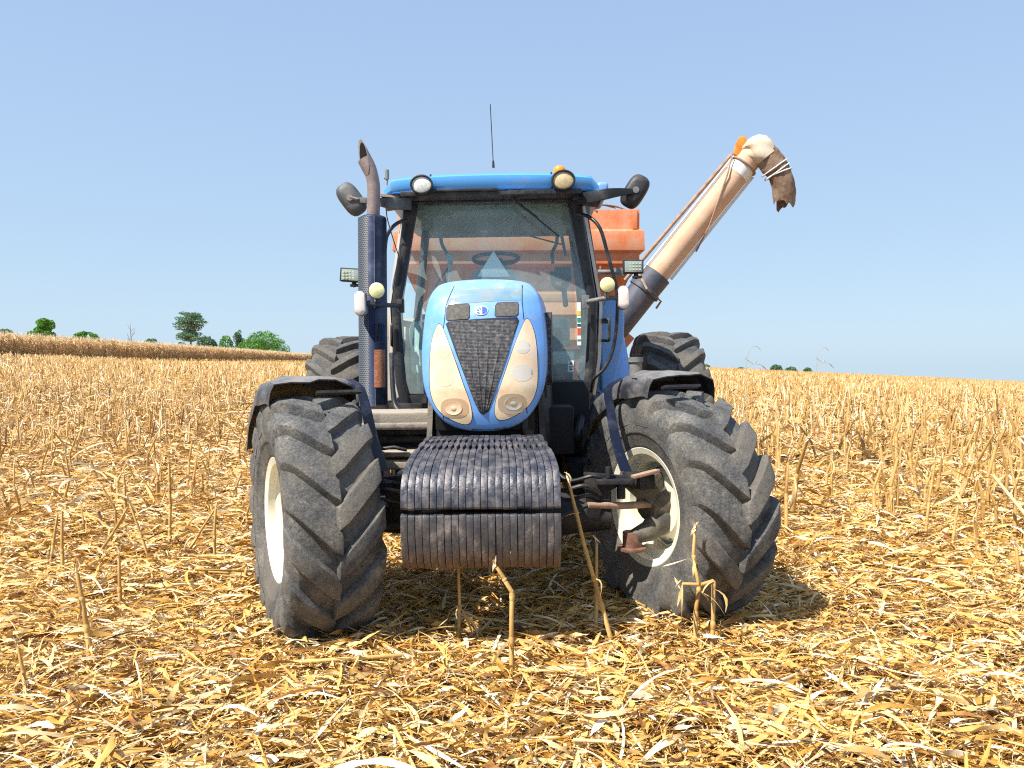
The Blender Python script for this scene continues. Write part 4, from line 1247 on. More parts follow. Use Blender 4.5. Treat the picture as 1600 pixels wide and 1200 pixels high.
# guard tubes, rear lamp and cables seen through the rear window
q = MB()
Yr = 7.30
q.tube(curve([T(697, 442, Yr), T(702, 420, Yr), T(700, 400, Yr), T(690, 380, Yr), T(690, 358, Yr), T(704, 347, Yr), T(780, 345, Yr), T(855, 343, Yr), T(868, 352, Yr), T(870, 378, Yr), T(863, 395, Yr), T(864, 412, Yr)], 4), .017, 8)
q.tube([T(692, 360, Yr), T(870, 355, Yr)], .022, 8)
q.tube([T(702, 415, Yr), T(680, 448, Yr)], .009, 6); q.tube([T(806, 363, Yr), T(878, 382, Yr)], .008, 6); q.tube([T(876, 360, Yr), T(884, 400, Yr)], .015, 6)
q.build('rear_guard_rail', 'console', tractor)
q = MB(); p = T(788, 356, Yr - .05)
q.lathe([(0, -.05), (.05, -.05), (.078, -.01), (.078, .02), (.04, .05), (0, .05)], 20, Matrix.Translation(p) @ Euler((R(90), 0, 0)).to_matrix().to_4x4()); q.box(p + Vector((.10, 0, 0)), (.09, .06, .06), (0, R(10), 0))
q.build('rear_work_lamp', 'console', tractor, bev=.008)
q = MB(); q.tube([T(702, 440, 6.3), T(703, 405, 6.3)], .012, 8); q.tube([T(703, 412, 6.3), T(704, 398, 6.3)], [.022, .028], 10); q.build('gear_lever', 'pod_light', tractor)
# headliner and sun blind, upper glass band
q = MB(); q.box((0, 1.95, 2.69), (1.24, 1.3, .05)); q.box((0, 1.24, 2.64), (1.05, .04, .08))
M['headliner'] = mat('dark_olive_headliner', (.20, .24, .18), .8)
q.build('headliner', 'headliner', tractor)

# ---------------------------------------------------------------- rear fenders, tank, steps
for sg in (-1, 1):
    G = []
    for i in range(20):
        t = R(-75 + 150 * i / 19)
        y = 2.78 - math.sin(-t) * -1.02; z = .865 + math.cos(t) * 1.02
        y = 2.78 + math.sin(t) * 1.02
        G.append([(sg * .80, y, z + .05), (sg * 1.02, y, z + .03), (sg * 1.10, y, z - .0), (sg * 1.12, y, z - .06)])
    q = MB(); q.grid(G, (0, 0, -.012)); q.build('rear_fender', 'blue' if sg > 0 else 'dusty_metal', tractor, smooth=50)
    if sg > 0:
        q = MB(); q.plate([T(x_, y_, 6.35) for x_, y_ in ((940, 610), (938, 520), (940, 478), (948, 467), (962, 466), (973, 476), (976, 500), (975, 530), (968, 570), (958, 610))], (0, .30, 0)); q.build('fender_front_panel', 'blue', tractor, bev=.02, seg=3)
    else:
      q = MB(); q.plate([(sg * .86, 1.78, 1.18), (sg * .92, 1.95, 1.95), (sg * 1.06, 2.15, 1.85), (sg * 1.08, 1.88, 1.5), (sg * .98, 1.70, 1.18)], (0, .03, 0)); q.build('fender_front_panel', 'blue' if sg > 0 else 'dusty_metal', tractor, bev=.008)
q = MB()
q.box((.62, 1.75, .80), (.42, .9, .50)); q.build('fuel_tank', 'void', tractor, bev=.06, seg=3); q = MB(); q.box((-.62, 1.75, .80), (.42, .9, .50)); q.build('fuel_tank', 'void', tractor, bev=.06, seg=3)
for sg in (-1, 1):
    q = MB()
    for z in (.45, .72, .98): q.box((sg * .90, 1.35, z), (.24, .24, .02))
    q.box((sg * .79, 1.35, .75), (.02, .22, .64)); q.box((sg * 1.01, 1.35, .75), (.02, .22, .64))
    q.build('access_steps', 'dark_metal', tractor)
q = MB(); p = T(993, 567, 5.5); q.lathe([(0, -.12), (.045, -.12), (.045, .0), (.055, .005), (.055, .04), (0, .042)], 18, Matrix.Translation(p)); q.build('fender_cap', 'grey_metal', tractor)
q = MB()
q.box((.50, .9, 1.10), (.34, .5, .5)); q.box((.60, .7, .70), (.22, .7, .26)); q.tube([(.55, .2, 1.0), (.6, .6, 1.1), (.62, 1.1, 1.0)], .03, 8)
q.build('side_toolbox', 'void', tractor, bev=.02)

# ================================================================== GRAIN CART
CY = 9.7
cart = empty('grain_cart', (0.08, CY, 0), (0, 0, R(-1)))
tag(cart, 'orange grain cart with a raised unloading auger, hitched behind the blue tractor', 'grain cart')
CM = Matrix.LocRotScale(Vector((.08, CY, 0)), Euler((0, 0, R(-1))), None).inverted()
def K(px, py, Y): return CM @ W(px, py, Y)
q = MB()
hw = 1.52
def ringbox(y0, y1, hw_, z): return [(-hw_, y0, z), (hw_, y0, z), (hw_, y1, z), (-hw_, y1, z)]
levels = [(0, 5.0, hw, 3.42), (0, 5.0, hw, 3.17), (-.05, 5.05, hw + .05, 3.14), (-.06, 5.06, hw + .06, 2.90), (0, 5.0, hw, 2.87), (0, 5.0, hw, 2.74), (.20, 4.85, hw - .05, 2.70), (.95, 4.2, .9, 1.35), (1.2, 3.9, .55, 1.0)]
vs = [p for l in levels for p in ringbox(*l)]; fs = []
for i in range(len(levels) - 1):
    for k in range(4): fs.append((i * 4 + k, i * 4 + (k + 1) % 4, (i + 1) * 4 + (k + 1) % 4, (i + 1) * 4 + k))
fs.append(tuple(4 * (len(levels) - 1) + k for k in range(4)))
inn = [(p[0] * .97, p[1] + (.05 if p[1] < 2 else -.05), p[2] + (0 if i < 4 else .04)) for i, p in enumerate(vs)]
N = len(vs); fs2 = [tuple(x + N for x in f)[::-1] for f in fs] + [(k, N + k, N + (k + 1) % 4, (k + 1) % 4) for k in range(4)]
q.add(vs + inn, fs + fs2)
hop = q.build('hopper', 'orange', cart, smooth=20, bev=.008)
q = MB()
for sg in (-1, 1): q.box((sg * 1.46, -.012, 3.29), (.06, .02, .24)); q.box((sg * .5, -.012, 3.29), (.05, .02, .24))
q.box((.2, .12, 2.2), (1.6, .06, .9), (R(-18), 0, 0)) ; q.build('hopper_ribs', 'orange', hop, bev=.006)
q = MB()
q.box((-.45, 2.5, .95), (.14, 5.2, .20)); q.box((.45, 2.5, .95), (.14, 5.2, .20)); q.box((0, 2.8, .80), (2.6, .18, .18))
q.tube([(-.45, 0, .9), (0, -2.0, .55)], .06, 8); q.tube([(.45, 0, .9), (0, -2.0, .55)], .06, 8); q.tube([(0, -2.2, .55), (0, -1.8, .55)], .07, 8)
q.box((0, -.1, 1.5), (1.2, .10, .12)); q.box((0, -.1, 2.3), (1.5, .10, .10))
q.build('cart_frame', 'orange', cart, bev=.01)
q = MB(); q.tube(curve([K(905, 327, 9.8), K(930, 320, 9.8), K(960, 322, 9.9), K(978, 328, 9.9), K(984, 336, 9.9)], 4), .014, 8); q.tube([K(935, 318, 9.9), K(962, 325, 9.9)], .010, 6)
q.tube([(x, 0, 3.5) for x in (-1.4, .9)], .014, 6); q.tube([(-1.4, 0, 3.4), (-1.4, 0, 3.5)], .014, 6); q.tube([(.9, 0, 3.5), (.98, 0, 3.4)], .014, 6); q.build('tarp_bow', 'rust_dusty', cart)
for sg in (-1, 1):
    wh = empty('cart_wheel', (sg * 1.25, 2.8, .80), (0, 0, 0), cart)
    tyre_mesh(.80, .46, .38, .035, 18, .09, .3, 4).build('tyre', 'tyre_rear', wh, smooth=32)
    rim_mesh(.38, .22, sg, .05).build('rim', 'cream', wh, smooth=35)
# auger
A0 = K(975, 505, 9.45); A1 = K(1012, 452, 9.40); A2 = K(1027, 428, 9.40); A3 = K(1180, 236, 9.25)
dirn = (A3 - A2).normalized()
q = MB(); B0 = A2 - dirn * 1.35
q.tube([B0, A2 - dirn * .28, A2 - dirn * .27, A2 - dirn * .22, A2 - dirn * .21, A2], [.185, .182, .205, .205, .182, .185], 28)
low = q.build('lower_auger_tube', 'slate', cart, smooth=40)
q = MB(); q.tube([A2 - dirn * .02, A3], .146, 28); tube_ = q.build('upper_auger_tube', 'beige', cart, smooth=50)
q = MB(); q.tube([A3 - dirn * .36, A3 - dirn * .20], .150, 28); q.build('pale_tube_band', 'white', tube_, smooth=50)
perp = dirn.cross(Vector((0, 1, 0))).normalized()
if perp.x < 0: perp = -perp             # points to the lower right
q = MB()
for off, r_ in ((-.168, .012),):
    q.tube([A2 + perp * off - dirn * .1 + Vector((0, -.05, 0)), A3 + perp * off - dirn * .22 + Vector((0, -.05, 0))], r_, 8)
q.build('hydraulic_pipe', 'white_plain', cart)
q = MB(); q.tube([A2 - perp * .26 - dirn * .30, A3 - perp * .195 - dirn * .20], .024, 8); q.build('rusty_side_rod', 'rust_dusty', cart)
q = MB()
G = [[A2 + perp * .152 + dirn * .05, A2 + perp * .190 + dirn * .05], [A3 + perp * .152 - dirn * .25, A3 + perp * .190 - dirn * .25]]
q.grid(G, (0, .01, 0)); q.build('white_side_strip', 'white_plain', cart)
q = MB()
pts = [A3 - dirn * .22 + (perp * math.cos(t) + perp.cross(dirn) * math.sin(t)) * .165 for t in np.linspace(0, 2 * math.pi, 25)]
q.tube(pts, .014, 8, caps=False)
q.tube([A3 - perp * .20 - dirn * .22 + Vector((0, -.1, 0)), A3 - perp * .10 - dirn * .45 + Vector((0, -.16, 0)), A3 + perp * .12 - dirn * 1.05 + Vector((0, -.14, 0)), A3 + perp * .20 - dirn * 1.35], .010, 6)
q.build('wire_clamp', 'rust_dusty', cart)
q = MB(); q.tube([A2 - perp * .235 - dirn * .12 + Vector((0, -.05, 0)), A2 - dirn * .26 + Vector((0, -.235, 0)), A2 + perp * .24 - dirn * .24 + Vector((0, -.05, 0)), A2 + perp * .25 - dirn * .34 + Vector((0, -.03, 0))], .014, 6); q.build('clamp_chain', 'rust_dusty', cart)
q = MB(); q.box(A2 - dirn * .9 + perp * .12, (.30, .10, .24), (0, R(40), 0)); q.build('auger_hinge', 'orange', cart, bev=.01)
# elbow with its pale cover
hc = curve([A3 - dirn * .22, A3 - dirn * .02, K(1187, 233, 9.2), K(1199, 247, 9.18)], 5)
q = MB(); q.tube(hc, [float(np.interp(i / (len(hc) - 1), [0, .3, .7, 1], [.150, .160, .158, .14])) for i in range(len(hc))], 28)
for i, v in enumerate(q.v):
    v = Vector(v); nn = math.sin(v.x * 19 + v.z * 13) * .014 + math.sin(v.z * 37 + v.y * 26 + v.x * 11) * .011
    q.v[i] = tuple(v + Vector((nn, nn, nn)))

M['head_cover'] = mat('pale_faded_head_cover', (.60, .55, .43), .7, 0, .3, (.62, .36, .20), .5, 3.4, .1, 20)
hd = q.build('auger_head', 'head_cover', cart, smooth=60)
q = MB(); e0 = K(1157, 226, 9.2)
q.plate([K(1147, 240, 9.2), K(1151, 222, 9.2), K(1157, 212, 9.2), K(1166, 214, 9.2), K(1170, 226, 9.2), K(1155, 246, 9.2)], (0, .06, 0))
M['orange_lug'] = mat('bright_orange_lug', (.85, .30, .03), .5, 0, .4, (.45, .12, .02), .5, 14)
q.build('orange_lug', 'orange_lug', hd, bev=.01)
# rubber spout hanging down, open below and torn
sp = curve([K(1190, 238, 9.2), K(1203, 254, 9.18), K(1216, 272, 9.16), K(1223, 296, 9.16), K(1224, 319, 9.18)], 6)
mb = MB(); n = 26; vs = []; fs = []
for i, p in enumerate(sp):
    t = (sp[min(i + 1, len(sp) - 1)] - sp[max(i - 1, 0)]).normalized()
    u = Vector((0, 1, 0)); v = u.cross(t).normalized()
    f = i / (len(sp) - 1); rad = float(np.interp(f, [0, .35, .7, 1], [.160, .158, .142, .135]))
    for k in range(n + 1):
        a_ = R(70) + R(275) * k / n
        # open towards the ground side
        rr_ = rad * (1 + .045 * math.sin(k * .9 + i * .5) + .02 * math.sin(k * 2.3 - i))
        c = p + v * math.cos(a_) * rr_ * 1.0 + u * math.sin(a_) * rr_ * .9
        if i == len(sp) - 1: c += t * (.05 * math.sin(k * .45 + 1) + .022 * math.sin(k * 1.7) + .01 * math.sin(k * 3.1))
        vs.append(c)
m = len(sp)
for i in range(m - 1):
    for k in range(n):
        A = i * (n + 1) + k; fs.append((A, A + 1, A + n + 2, A + n + 1))
inner = [Vector(v) + (sp[i // (n + 1)] - Vector(v)) * .06 for i, v in enumerate(vs)]
N = len(vs); fs2 = [tuple(x + N for x in f_)[::-1] for f_ in fs]
for k in range(n): A = (m - 1) * (n + 1) + k; fs2.append((A, A + 1, A + 1 + N, A + N)); fs2.append((k, k + 1, k + 1 + N, k + N))
for i in range(m - 1):
    for k in (0, n): A = i * (n + 1) + k; fs2.append((A, A + n + 1, A + n + 1 + N, A + N))
mb.add(vs + inner, fs + fs2); spt = mb.build('rubber_spout', 'spout_rubber', cart, smooth=50)
q = MB()
for f, tl in ((.38, .0), (.46, .02), (.54, -.01)):
    p = sp[int(f * (len(sp) - 1))]; i = int(f * (len(sp) - 1)); t = (sp[i + 1] - sp[i - 1]).normalized(); u = Vector((0, 1, 0)); v = u.cross(t).normalized()
    rad = float(np.interp(f, [0, .35, .7, 1], [.160, .158, .142, .135])) + .012
    q.tube([p + (v * math.cos(a_) + u * math.sin(a_) * .9) * rad + t * tl * math.cos(a_) for a_ in np.linspace(0, 2 * math.pi, 25)], .008, 6, caps=False)
q.build('spout_straps', 'white', spt)

# ================================================================== TREES
def crown_mesh(name, blobs, nleaf, size, m, parent, seed):
    g = np.random.default_rng(seed)
    P = []; tone = []
    wts = np.array([b[3] * b[4] for b in blobs]); wts = wts / wts.sum()
    for b, wt in zip(blobs, wts):
        k = int(nleaf * wt) + 6
        d = g.normal(size=(k, 3)); d /= np.linalg.norm(d, axis=1)[:, None]
        rad = g.uniform(.55, 1.0, (k, 1)) ** .5
        c = np.array(b[:3]) + d * rad * np.array([b[3], b[3], b[4]])
        P.append(c); tone.append(np.clip(g.normal(.5, .16, k) + g.normal(0, .12), 0, 1))
    P = np.concatenate(P); tone = np.concatenate(tone); n = len(P)
    a = g.normal(size=(n, 3)); a /= np.linalg.norm(a, axis=1)[:, None]
    b2 = np.cross(a, g.normal(size=(n, 3))); b2 /= np.linalg.norm(b2, axis=1)[:, None]
    s = size * g.uniform(.5, 1.2, (n, 1))
    V = np.stack([P - a * s, P + b2 * s * .55, P + a * s, P - b2 * s * .55], 1).reshape(-1, 3)
    Fc = np.arange(n * 4).reshape(-1, 4)
    o = bulk_mesh(name, V, Fc, np.repeat(tone, 4), m); o.parent = parent
    return o
def tree(label, px, ybase, ytop, wpx, Y, kind, seed, m='leaf', name='broadleaf_tree'):
    g = random.Random(seed)
    base = W(px, ybase, Y); H = (ybase - ytop) / F * Y; wd = wpx / F * Y
    gz = float(hgt(base.x, Y)); H += base.z - gz
    t = empty(name, (base.x, Y, gz - .2)); tag(t, label, 'tree', 'trees beyond the field')
    blobs = []; q = MB()
    if kind == 'umbrella':
        q.tube([(0, 0, 0), (.1, 0, H * .25), (.0, 0, H * .42)], [H * .030, H * .022, H * .018], 8)
        for k in range(100):
            z = H * g.uniform(.34, .97); f = (z / H - .25) / .75
            wr = wd / 2 * (1.0 if f > .35 else .75) * math.sqrt(max(.05, 1 - max(0, f - .62) ** 2 * 5.5))
            a_ = g.uniform(0, 6.28); rr_ = wr * g.uniform(.05, .88)
            c = (math.cos(a_) * rr_, math.sin(a_) * rr_, z)
            blobs.append((*c, wd * g.uniform(.10, .17), H * g.uniform(.02, .04)))
            q.tube([(0, 0, H * .38), (c[0] * .5, c[1] * .5, H * .40 + (z - H * .40) * .75), c], [H * .012, H * .007, H * .003], 5)
        for k in range(5): blobs.append((-wd * .27 + g.uniform(-.06, .06) * wd, 0, H * g.uniform(.12, .30), wd * .09, H * .06))
    elif kind == 'dome':
        q.tube([(0, 0, 0), (0, 0, H * .6)], [H * .05, H * .02], 8)
        for k in range(90):
            a_ = g.uniform(0, 6.28); e = math.asin(g.uniform(.0, 1)); 
            c = (math.cos(a_) * math.cos(e) * wd * .44, math.sin(a_) * math.cos(e) * wd * .44, H * (.10 + .80 * math.sin(e)))
            blobs.append((*c, wd * g.uniform(.06, .10), H * g.uniform(.07, .12)))
            if k % 9 == 0: q.tube([(0, 0, H * .3), c], [H * .02, H * .005], 5)
        for k in range(14):
            a_ = g.uniform(0, 6.28); blobs.append((math.cos(a_) * wd * .2, math.sin(a_) * wd * .2, H * g.uniform(.2, .6), wd * .2, H * .2))
    elif kind == 'bare':
        q.tube([(0, 0, 0), (.1, 0, H * .4), (-.2, 0, H * .75), (-.15, 0, H)], [H * .02, H * .014, H * .008, H * .003], 6)
        for k in range(10):
            z = H * g.uniform(.3, .85); sx = g.choice((-1, 1)); q.tube([(0, 0, z), (sx * wd * .3, g.uniform(-.3, .3), z + H * .10), (sx * wd * g.uniform(.35, .5), 0, z + H * g.uniform(.12, .28))], [H * .008, H * .005, H * .002], 5)
    else:
        q.tube([(0, 0, 0), (0, 0, H * .5)], [H * .05, H * .02], 8)
        for k in range(34):
            a_ = g.uniform(0, 6.28); rr_ = wd * .5 * g.uniform(.1, .8); z = H * g.uniform(.3, .93)
            rr_ *= math.sqrt(max(.1, 1 - ((z / H - .5) / .55) ** 2))
            c = (math.cos(a_) * rr_, math.sin(a_) * rr_, z)
            blobs.append((*c, wd * g.uniform(.09, .17), H * g.uniform(.08, .15)))
            q.tube([(0, 0, H * .3), c], [H * .02, H * .005], 5)
    q.build('trunk', 'bark', t)
    if blobs: crown_mesh('crown', blobs, 6500 if wpx > 30 else 2200, max(.30, Y * .0011), m, t, seed)
    return t
tree('tall umbrella crowned tree with layered branches, tallest on the left skyline', 298, 541, 486, 56, 255, 'umbrella', 3, 'leaf_blue', 'umbrella_tree')
tree('large round bright green bushy tree nearest the tractor on the left skyline', 412, 551, 515, 80, 262, 'dome', 4)
tree('small dark rounded tree right beside the tall umbrella tree', 322, 543, 523, 38, 275, 'dome', 6, 'leaf_blue')
tree('small green tree midway between the umbrella tree and the large green dome', 353, 545, 522, 26, 280, 'dome', 7)
tree('narrow blue green tree with yellowish side directly left of the large green dome', 374, 546, 516, 20, 290, 'loose', 8, 'leaf_blue')
tree('loose crowned tree with sparse top, second from the left edge above the corn', 67, 527, 498, 46, 200, 'loose', 9)
tree('low flat green dome of a tree just right of the loose crowned tree', 134, 534, 516, 52, 220, 'dome', 10)
tree('bare dead tree with thin upright branches', 205, 536, 505, 14, 230, 'bare', 11, name='dead_tree')
tree('faint low grey green tree right of the bare dead tree', 232, 538, 529, 34, 330, 'loose', 12, 'leaf_blue')
tree('hazy low tree at the left edge of the view above the corn', 6, 524, 512, 26, 260, 'loose', 13, 'leaf_blue')
tree('small distant green tree clump on the right skyline left of the tall weed', 1213, 578, 568, 22, 330, 'dome', 14, 'leaf_blue')
tree('lower distant tree right beside the distant green clump', 1236, 579, 572, 22, 335, 'dome', 15, 'leaf_blue')
tree('tiny dark distant tree just right of the tractor fender tip', 1102, 574, 568, 20, 340, 'dome', 16, 'leaf_blue')
tree('tiny distant bush beneath the right hand weed', 1262, 579, 573, 16, 330, 'dome', 17, 'leaf_blue')
tree('tiny distant bush below the left hand weed', 1158, 576, 573, 20, 335, 'dome', 18, 'leaf_blue')

# ================================================================== STRAW, STALKS, CORN
def strips(pos, yaw, pit, L, Wd, curl, bend, roll, twist, k, taper=.8, tone=None):
    n = len(pos)
    d = np.stack([np.cos(yaw) * np.cos(pit), np.sin(yaw) * np.cos(pit), np.sin(pit)], 1)
    s = np.stack([-np.sin(yaw), np.cos(yaw), np.zeros(n)], 1); u = np.cross(d, s)
    t = np.linspace(-.5, .5, k + 1)
    C = pos[:, None] + d[:, None] * (L[:, None] * t)[..., None] + u[:, None] * ((curl * L)[:, None] * (.25 - t ** 2))[..., None] + s[:, None] * ((bend * L)[:, None] * (t ** 2 - .08))[..., None]
    ang = roll[:, None] + twist[:, None] * t
    wv = s[:, None] * np.cos(ang)[..., None] + u[:, None] * np.sin(ang)[..., None]
    hwv = (Wd / 2)[:, None] * (1 - np.abs(2 * t) ** 2.2 * taper)
    j1 = rng.uniform(.45, 1.15, hwv.shape); j2 = rng.uniform(.45, 1.15, hwv.shape)      # torn, uneven edges
    V = np.stack([C - wv * (hwv * j1)[..., None], C + wv * (hwv * j2)[..., None]], 2)
    V = V.reshape(-1, 3)
    b = (np.arange(n) * (k + 1) * 2)[:, None] + np.arange(k)[None] * 2
    Fc = np.stack([b, b + 1, b + 3, b + 2], -1).reshape(-1, 4)
    tn = tone[:, None, None] + rng.normal(0, .05, (n, 1, 2)) + rng.normal(0, .05, (n, k + 1, 2))
    return V, Fc, np.clip(tn, 0, 1).reshape(-1)
def prisms(p0, p1, r0, r1, tone, sides=5, ragged=0.0, g=rng):
    n = len(p0); d = p1 - p0; dn = d / np.linalg.norm(d, axis=1)[:, None]
    a = np.cross(dn, np.array([.31, .95, .11])); a /= np.linalg.norm(a, axis=1)[:, None]; b = np.cross(dn, a)
    th = np.linspace(0, 2 * np.pi, sides, endpoint=False)
    ring = a[:, None] * np.cos(th)[None, :, None] + b[:, None] * np.sin(th)[None, :, None]
    A = p0[:, None] + ring * r0[:, None, None]; B = p1[:, None] + ring * r1[:, None, None]
    if ragged: B = B + dn[:, None] * g.uniform(-ragged, ragged, (n, sides))[..., None]
    V = np.concatenate([A, B], 1).reshape(-1, 3)
    o = (np.arange(n) * 2 * sides)[:, None]; k = np.arange(sides)[None]; k2 = (k + 1) % sides
    Fc = np.stack([o + k, o + k2, o + k2 + sides, o + k + sides], -1).reshape(-1, 4)
    # caps made of quads with the first four corners
    cap = np.stack([o[:, 0] + sides, o[:, 0] + sides + 1, o[:, 0] + sides + 2, o[:, 0] + sides + 3], -1)
    return V, np.concatenate([Fc, cap]), np.repeat(tone, 2 * sides)
class Bulk:
    def __init__(s): s.V = []; s.F = []; s.T = []; s.n = 0
    def add(s, r):
        V, Fc, t = r; s.V.append(V); s.F.append(Fc + s.n); s.T.append(t); s.n += len(V)
    def build(s, name, m): return bulk_mesh(name, np.concatenate(s.V), np.concatenate(s.F), np.concatenate(s.T), m)

def scatter(n, y0, y1, side=.80, marg=2.2):
    n = int(n * 1.25)
    """points in the wedge the photograph can see plus a margin"""
    out = []; 
    y = rng.uniform(0, 1, n * 2); y = np.sqrt(y0 ** 2 + y * (y1 ** 2 - y0 ** 2))
    x = rng.uniform(-1, 1, n * 2) * (y * side + marg)
    return x[:n], y[:n]
def litter(B, n, y0, y1, Lr, Wr, k, thick, big=1.0):
    x, y = scatter(n, y0, y1); n = len(x)
    # patchiness: dark pockets show between heaps
    h = thick * (.5 + .5 * np.sin(x * 3.1 + 2 * np.sin(y * 1.9)) * np.sin(y * 2.7 + x))
    z = hgt(x, y) + rng.uniform(0, 1, n) ** 1.4 * (thick * .6 + h) + .006
    L = rng.uniform(*Lr, n) * rng.choice([.5, 1, 1, 1.5], n); Wd = rng.uniform(*Wr, n)
    yaw = rng.normal(0, .9, n) + np.where(rng.random(n) < .3, rng.uniform(0, 3.14, n), .15)
    tone = np.clip(rng.normal(.555, .24, n), .02, 1)
    B.add(strips(np.stack([x, y, z], 1), yaw, rng.normal(0, .24, n), L, Wd, rng.normal(.08, .30, n), rng.normal(0, .32, n), rng.normal(0, .8, n), rng.normal(0, 1.9, n), k, .85, tone))
B = Bulk()
litter(B, 34000, 1.2, 5.0, (.08, .28), (.006, .021), 5, .09)
litter(B, 45000, 1.2, 5.0, (.03, .14), (.002, .008), 3, .10)
litter(B, 12000, 1.2, 6.0, (.08, .24), (.016, .036), 7, .10)
litter(B, 12000, 6.0, 12, (.12, .28), (.020, .042), 5, .10)
litter(B, 50000, 5.0, 10, (.08, .28), (.007, .024), 4, .08)
litter(B, 60000, 5.0, 10, (.04, .16), (.003, .009), 2, .09)
litter(B, 70000, 10, 22, (.10, .32), (.010, .032), 3, .09)
litter(B, 40000, 22, 60, (.2, .55), (.03, .09), 2, .10)
# broken pieces of stalk lying in the straw
n = 2600
x, y = scatter(n, 1.2, 14); n = len(x); z = hgt(x, y) + rng.uniform(.01, .085, n)
yaw = rng.normal(.1, .8, n); pit = rng.normal(0, .10, n); L = rng.uniform(.10, .55, n)
d = np.stack([np.cos(yaw) * np.cos(pit), np.sin(yaw) * np.cos(pit), np.sin(pit)], 1) * (L / 2)[:, None]
c = np.stack([x, y, z], 1); r_ = rng.uniform(.005, .011, n)
B.add(prisms(c - d, c + d, r_, r_ * .9, np.clip(rng.normal(.66, .15, n), 0, 1), 6, .01))
# curled husks
n = 1900; x, y = scatter(n, 1.2, 12); n = len(x); z = hgt(x, y) + rng.uniform(.03, .09, n)
B.add(strips(np.stack([x, y, z], 1), rng.uniform(0, 6.28, n), rng.normal(.1, .35, n), rng.uniform(.08, .20, n), rng.uniform(.02, .042, n), rng.normal(0, .5, n), rng.normal(0, .3, n), rng.normal(0, .8, n), rng.normal(0, 1.2, n), 6, .9, np.clip(rng.normal(.80, .13, n), 0, 1)))
st_ = B.build('straw_litter', 'straw')
tag(st_, 'golden dry corn leaves, husks and chopped straw covering the ground', None, kind='stuff')

# stubble rows ------------------------------------------------------
def density(x, y):
    v = np.where(x > 0, np.interp(y, [4, 5.5, 8, 11, 60], [0, .30, 1.0, 2.2, 1.8]), np.interp(y, [4, 6.5, 9, 13, 60], [0, .14, .60, 1.8, 1.6]))
    v = np.where((np.abs(x) < 2.0) & (y > 3.5) & (y < 16), .0, v)
    v = np.where((x < -2.0) & (x > -4.6) & (y > 9), v * .35, v)       # wheel track flattened on the left
    v = v * (.55 + .45 * np.sin(x * 1.3 + 1.7 * np.sin(y * .35)))
    return v
XS = []; YS = []
for xr in np.arange(-62, 62, .38):
    yv = np.arange(4.5, 75, .24) + rng.uniform(-.09, .09, len(np.arange(4.5, 75, .24)))
    xv = xr + rng.normal(0, .05, len(yv)) + .012 * yv
    XS.append(xv); YS.append(yv)
XS = np.concatenate(XS); YS = np.concatenate(YS)
inside = (np.abs(XS) < YS * .82 + 2.5)
keep = inside & (rng.random(len(XS)) < density(XS, YS) * np.where(YS > 30, .75, 1.0))
edge = XS > np.interp(YS, [0, 60, 100, 250], [-47, -47, -46, -60])
XS, YS = XS[keep & edge], YS[keep & edge]
order = np.argsort(YS + np.where(np.abs(XS) > YS * .68 + .2, 50, 0)); XS, YS = XS[order], YS[order]
NIND = 268
def stalkset(B, x, y, sides, leaf, far=False):
    n = len(x); z = hgt(x, y)
    H = rng.uniform(.12, .55, n) * np.where(rng.random(n) < .1, 1.25, 1) * np.where(x > 0, 1.3, 1.05)
    lean = rng.normal(0, .16, (n, 2)) * np.where(rng.random(n) < .22, 4.0, 1)[:, None]
    p0 = np.stack([x, y, z - .03], 1); p1 = np.stack([x + lean[:, 0] * H, y + lean[:, 1] * H, z + H], 1)
    r = rng.uniform(.009, .018, n) * (1 + (y / 60 if far else 0))
    tone = np.clip(rng.normal(.52, .24, n), 0, 1)
    B.add(prisms(p0, p1, r, r * .82, tone, sides, .012))
    if leaf:
        for rep in range(leaf):
            f = rng.uniform(.2, 1.0, n); c = p0 + (p1 - p0) * f[:, None]
            L = rng.uniform(.12, .34, n); yw = rng.uniform(0, 6.28, n); pt = rng.normal(-.5, .6, n)
            c = c + np.stack([np.cos(yw) * np.cos(pt), np.sin(yw) * np.cos(pt), np.sin(pt)], 1) * (L * .45)[:, None]
            B.add(strips(c, yw, pt, L, rng.uniform(.012, .032, n) * (1 + y / 50), rng.normal(.2, .3, n), rng.normal(0, .3, n), rng.normal(0, .7, n), rng.normal(0, 1.2, n), 3, .8, np.clip(rng.normal(.66, .2, n), 0, 1)))
B = Bulk()
m1 = YS[NIND:] < 26
stalkset(B, XS[NIND:][m1], YS[NIND:][m1], 5, 3); stalkset(B, XS[NIND:][~m1], YS[NIND:][~m1], 4, 1, True)
# far stubble: thinner sampling with broader tufts
n = 26000; x, y = scatter(n, 70, 255, .74, 3); ok = x > np.interp(y, [0, 60, 100, 250], [-47, -47, -46, -60]); x, y = x[ok], y[ok]; n = len(x)
z = hgt(x, y) + .2
B.add(strips(np.stack([x, y, z], 1), rng.uniform(0, 6.28, n), rng.normal(1.3, .3, n), rng.uniform(.35, .6, n), rng.uniform(.10, .28, n), rng.normal(0, .3, n), rng.normal(0, .3, n), rng.uniform(0, 3, n), rng.normal(0, 1, n), 1, .5, np.clip(rng.normal(.6, .16, n), 0, 1)))
n = 17000; x, y = scatter(n, 7, 36); ok = (np.abs(x) > 2.2); x, y = x[ok], y[ok]; n = len(x)
B.add(strips(np.stack([x, y, hgt(x, y) + rng.uniform(.06, .28, n)], 1), rng.uniform(0, 6.28, n), rng.normal(.2, .6, n), rng.uniform(.2, .6, n), rng.uniform(.015, .045, n), rng.normal(.4, .35, n), rng.normal(0, .4, n), rng.normal(0, .9, n), rng.normal(0, 1.5, n), 4, .8, np.clip(rng.normal(.66, .22, n), 0, 1)))
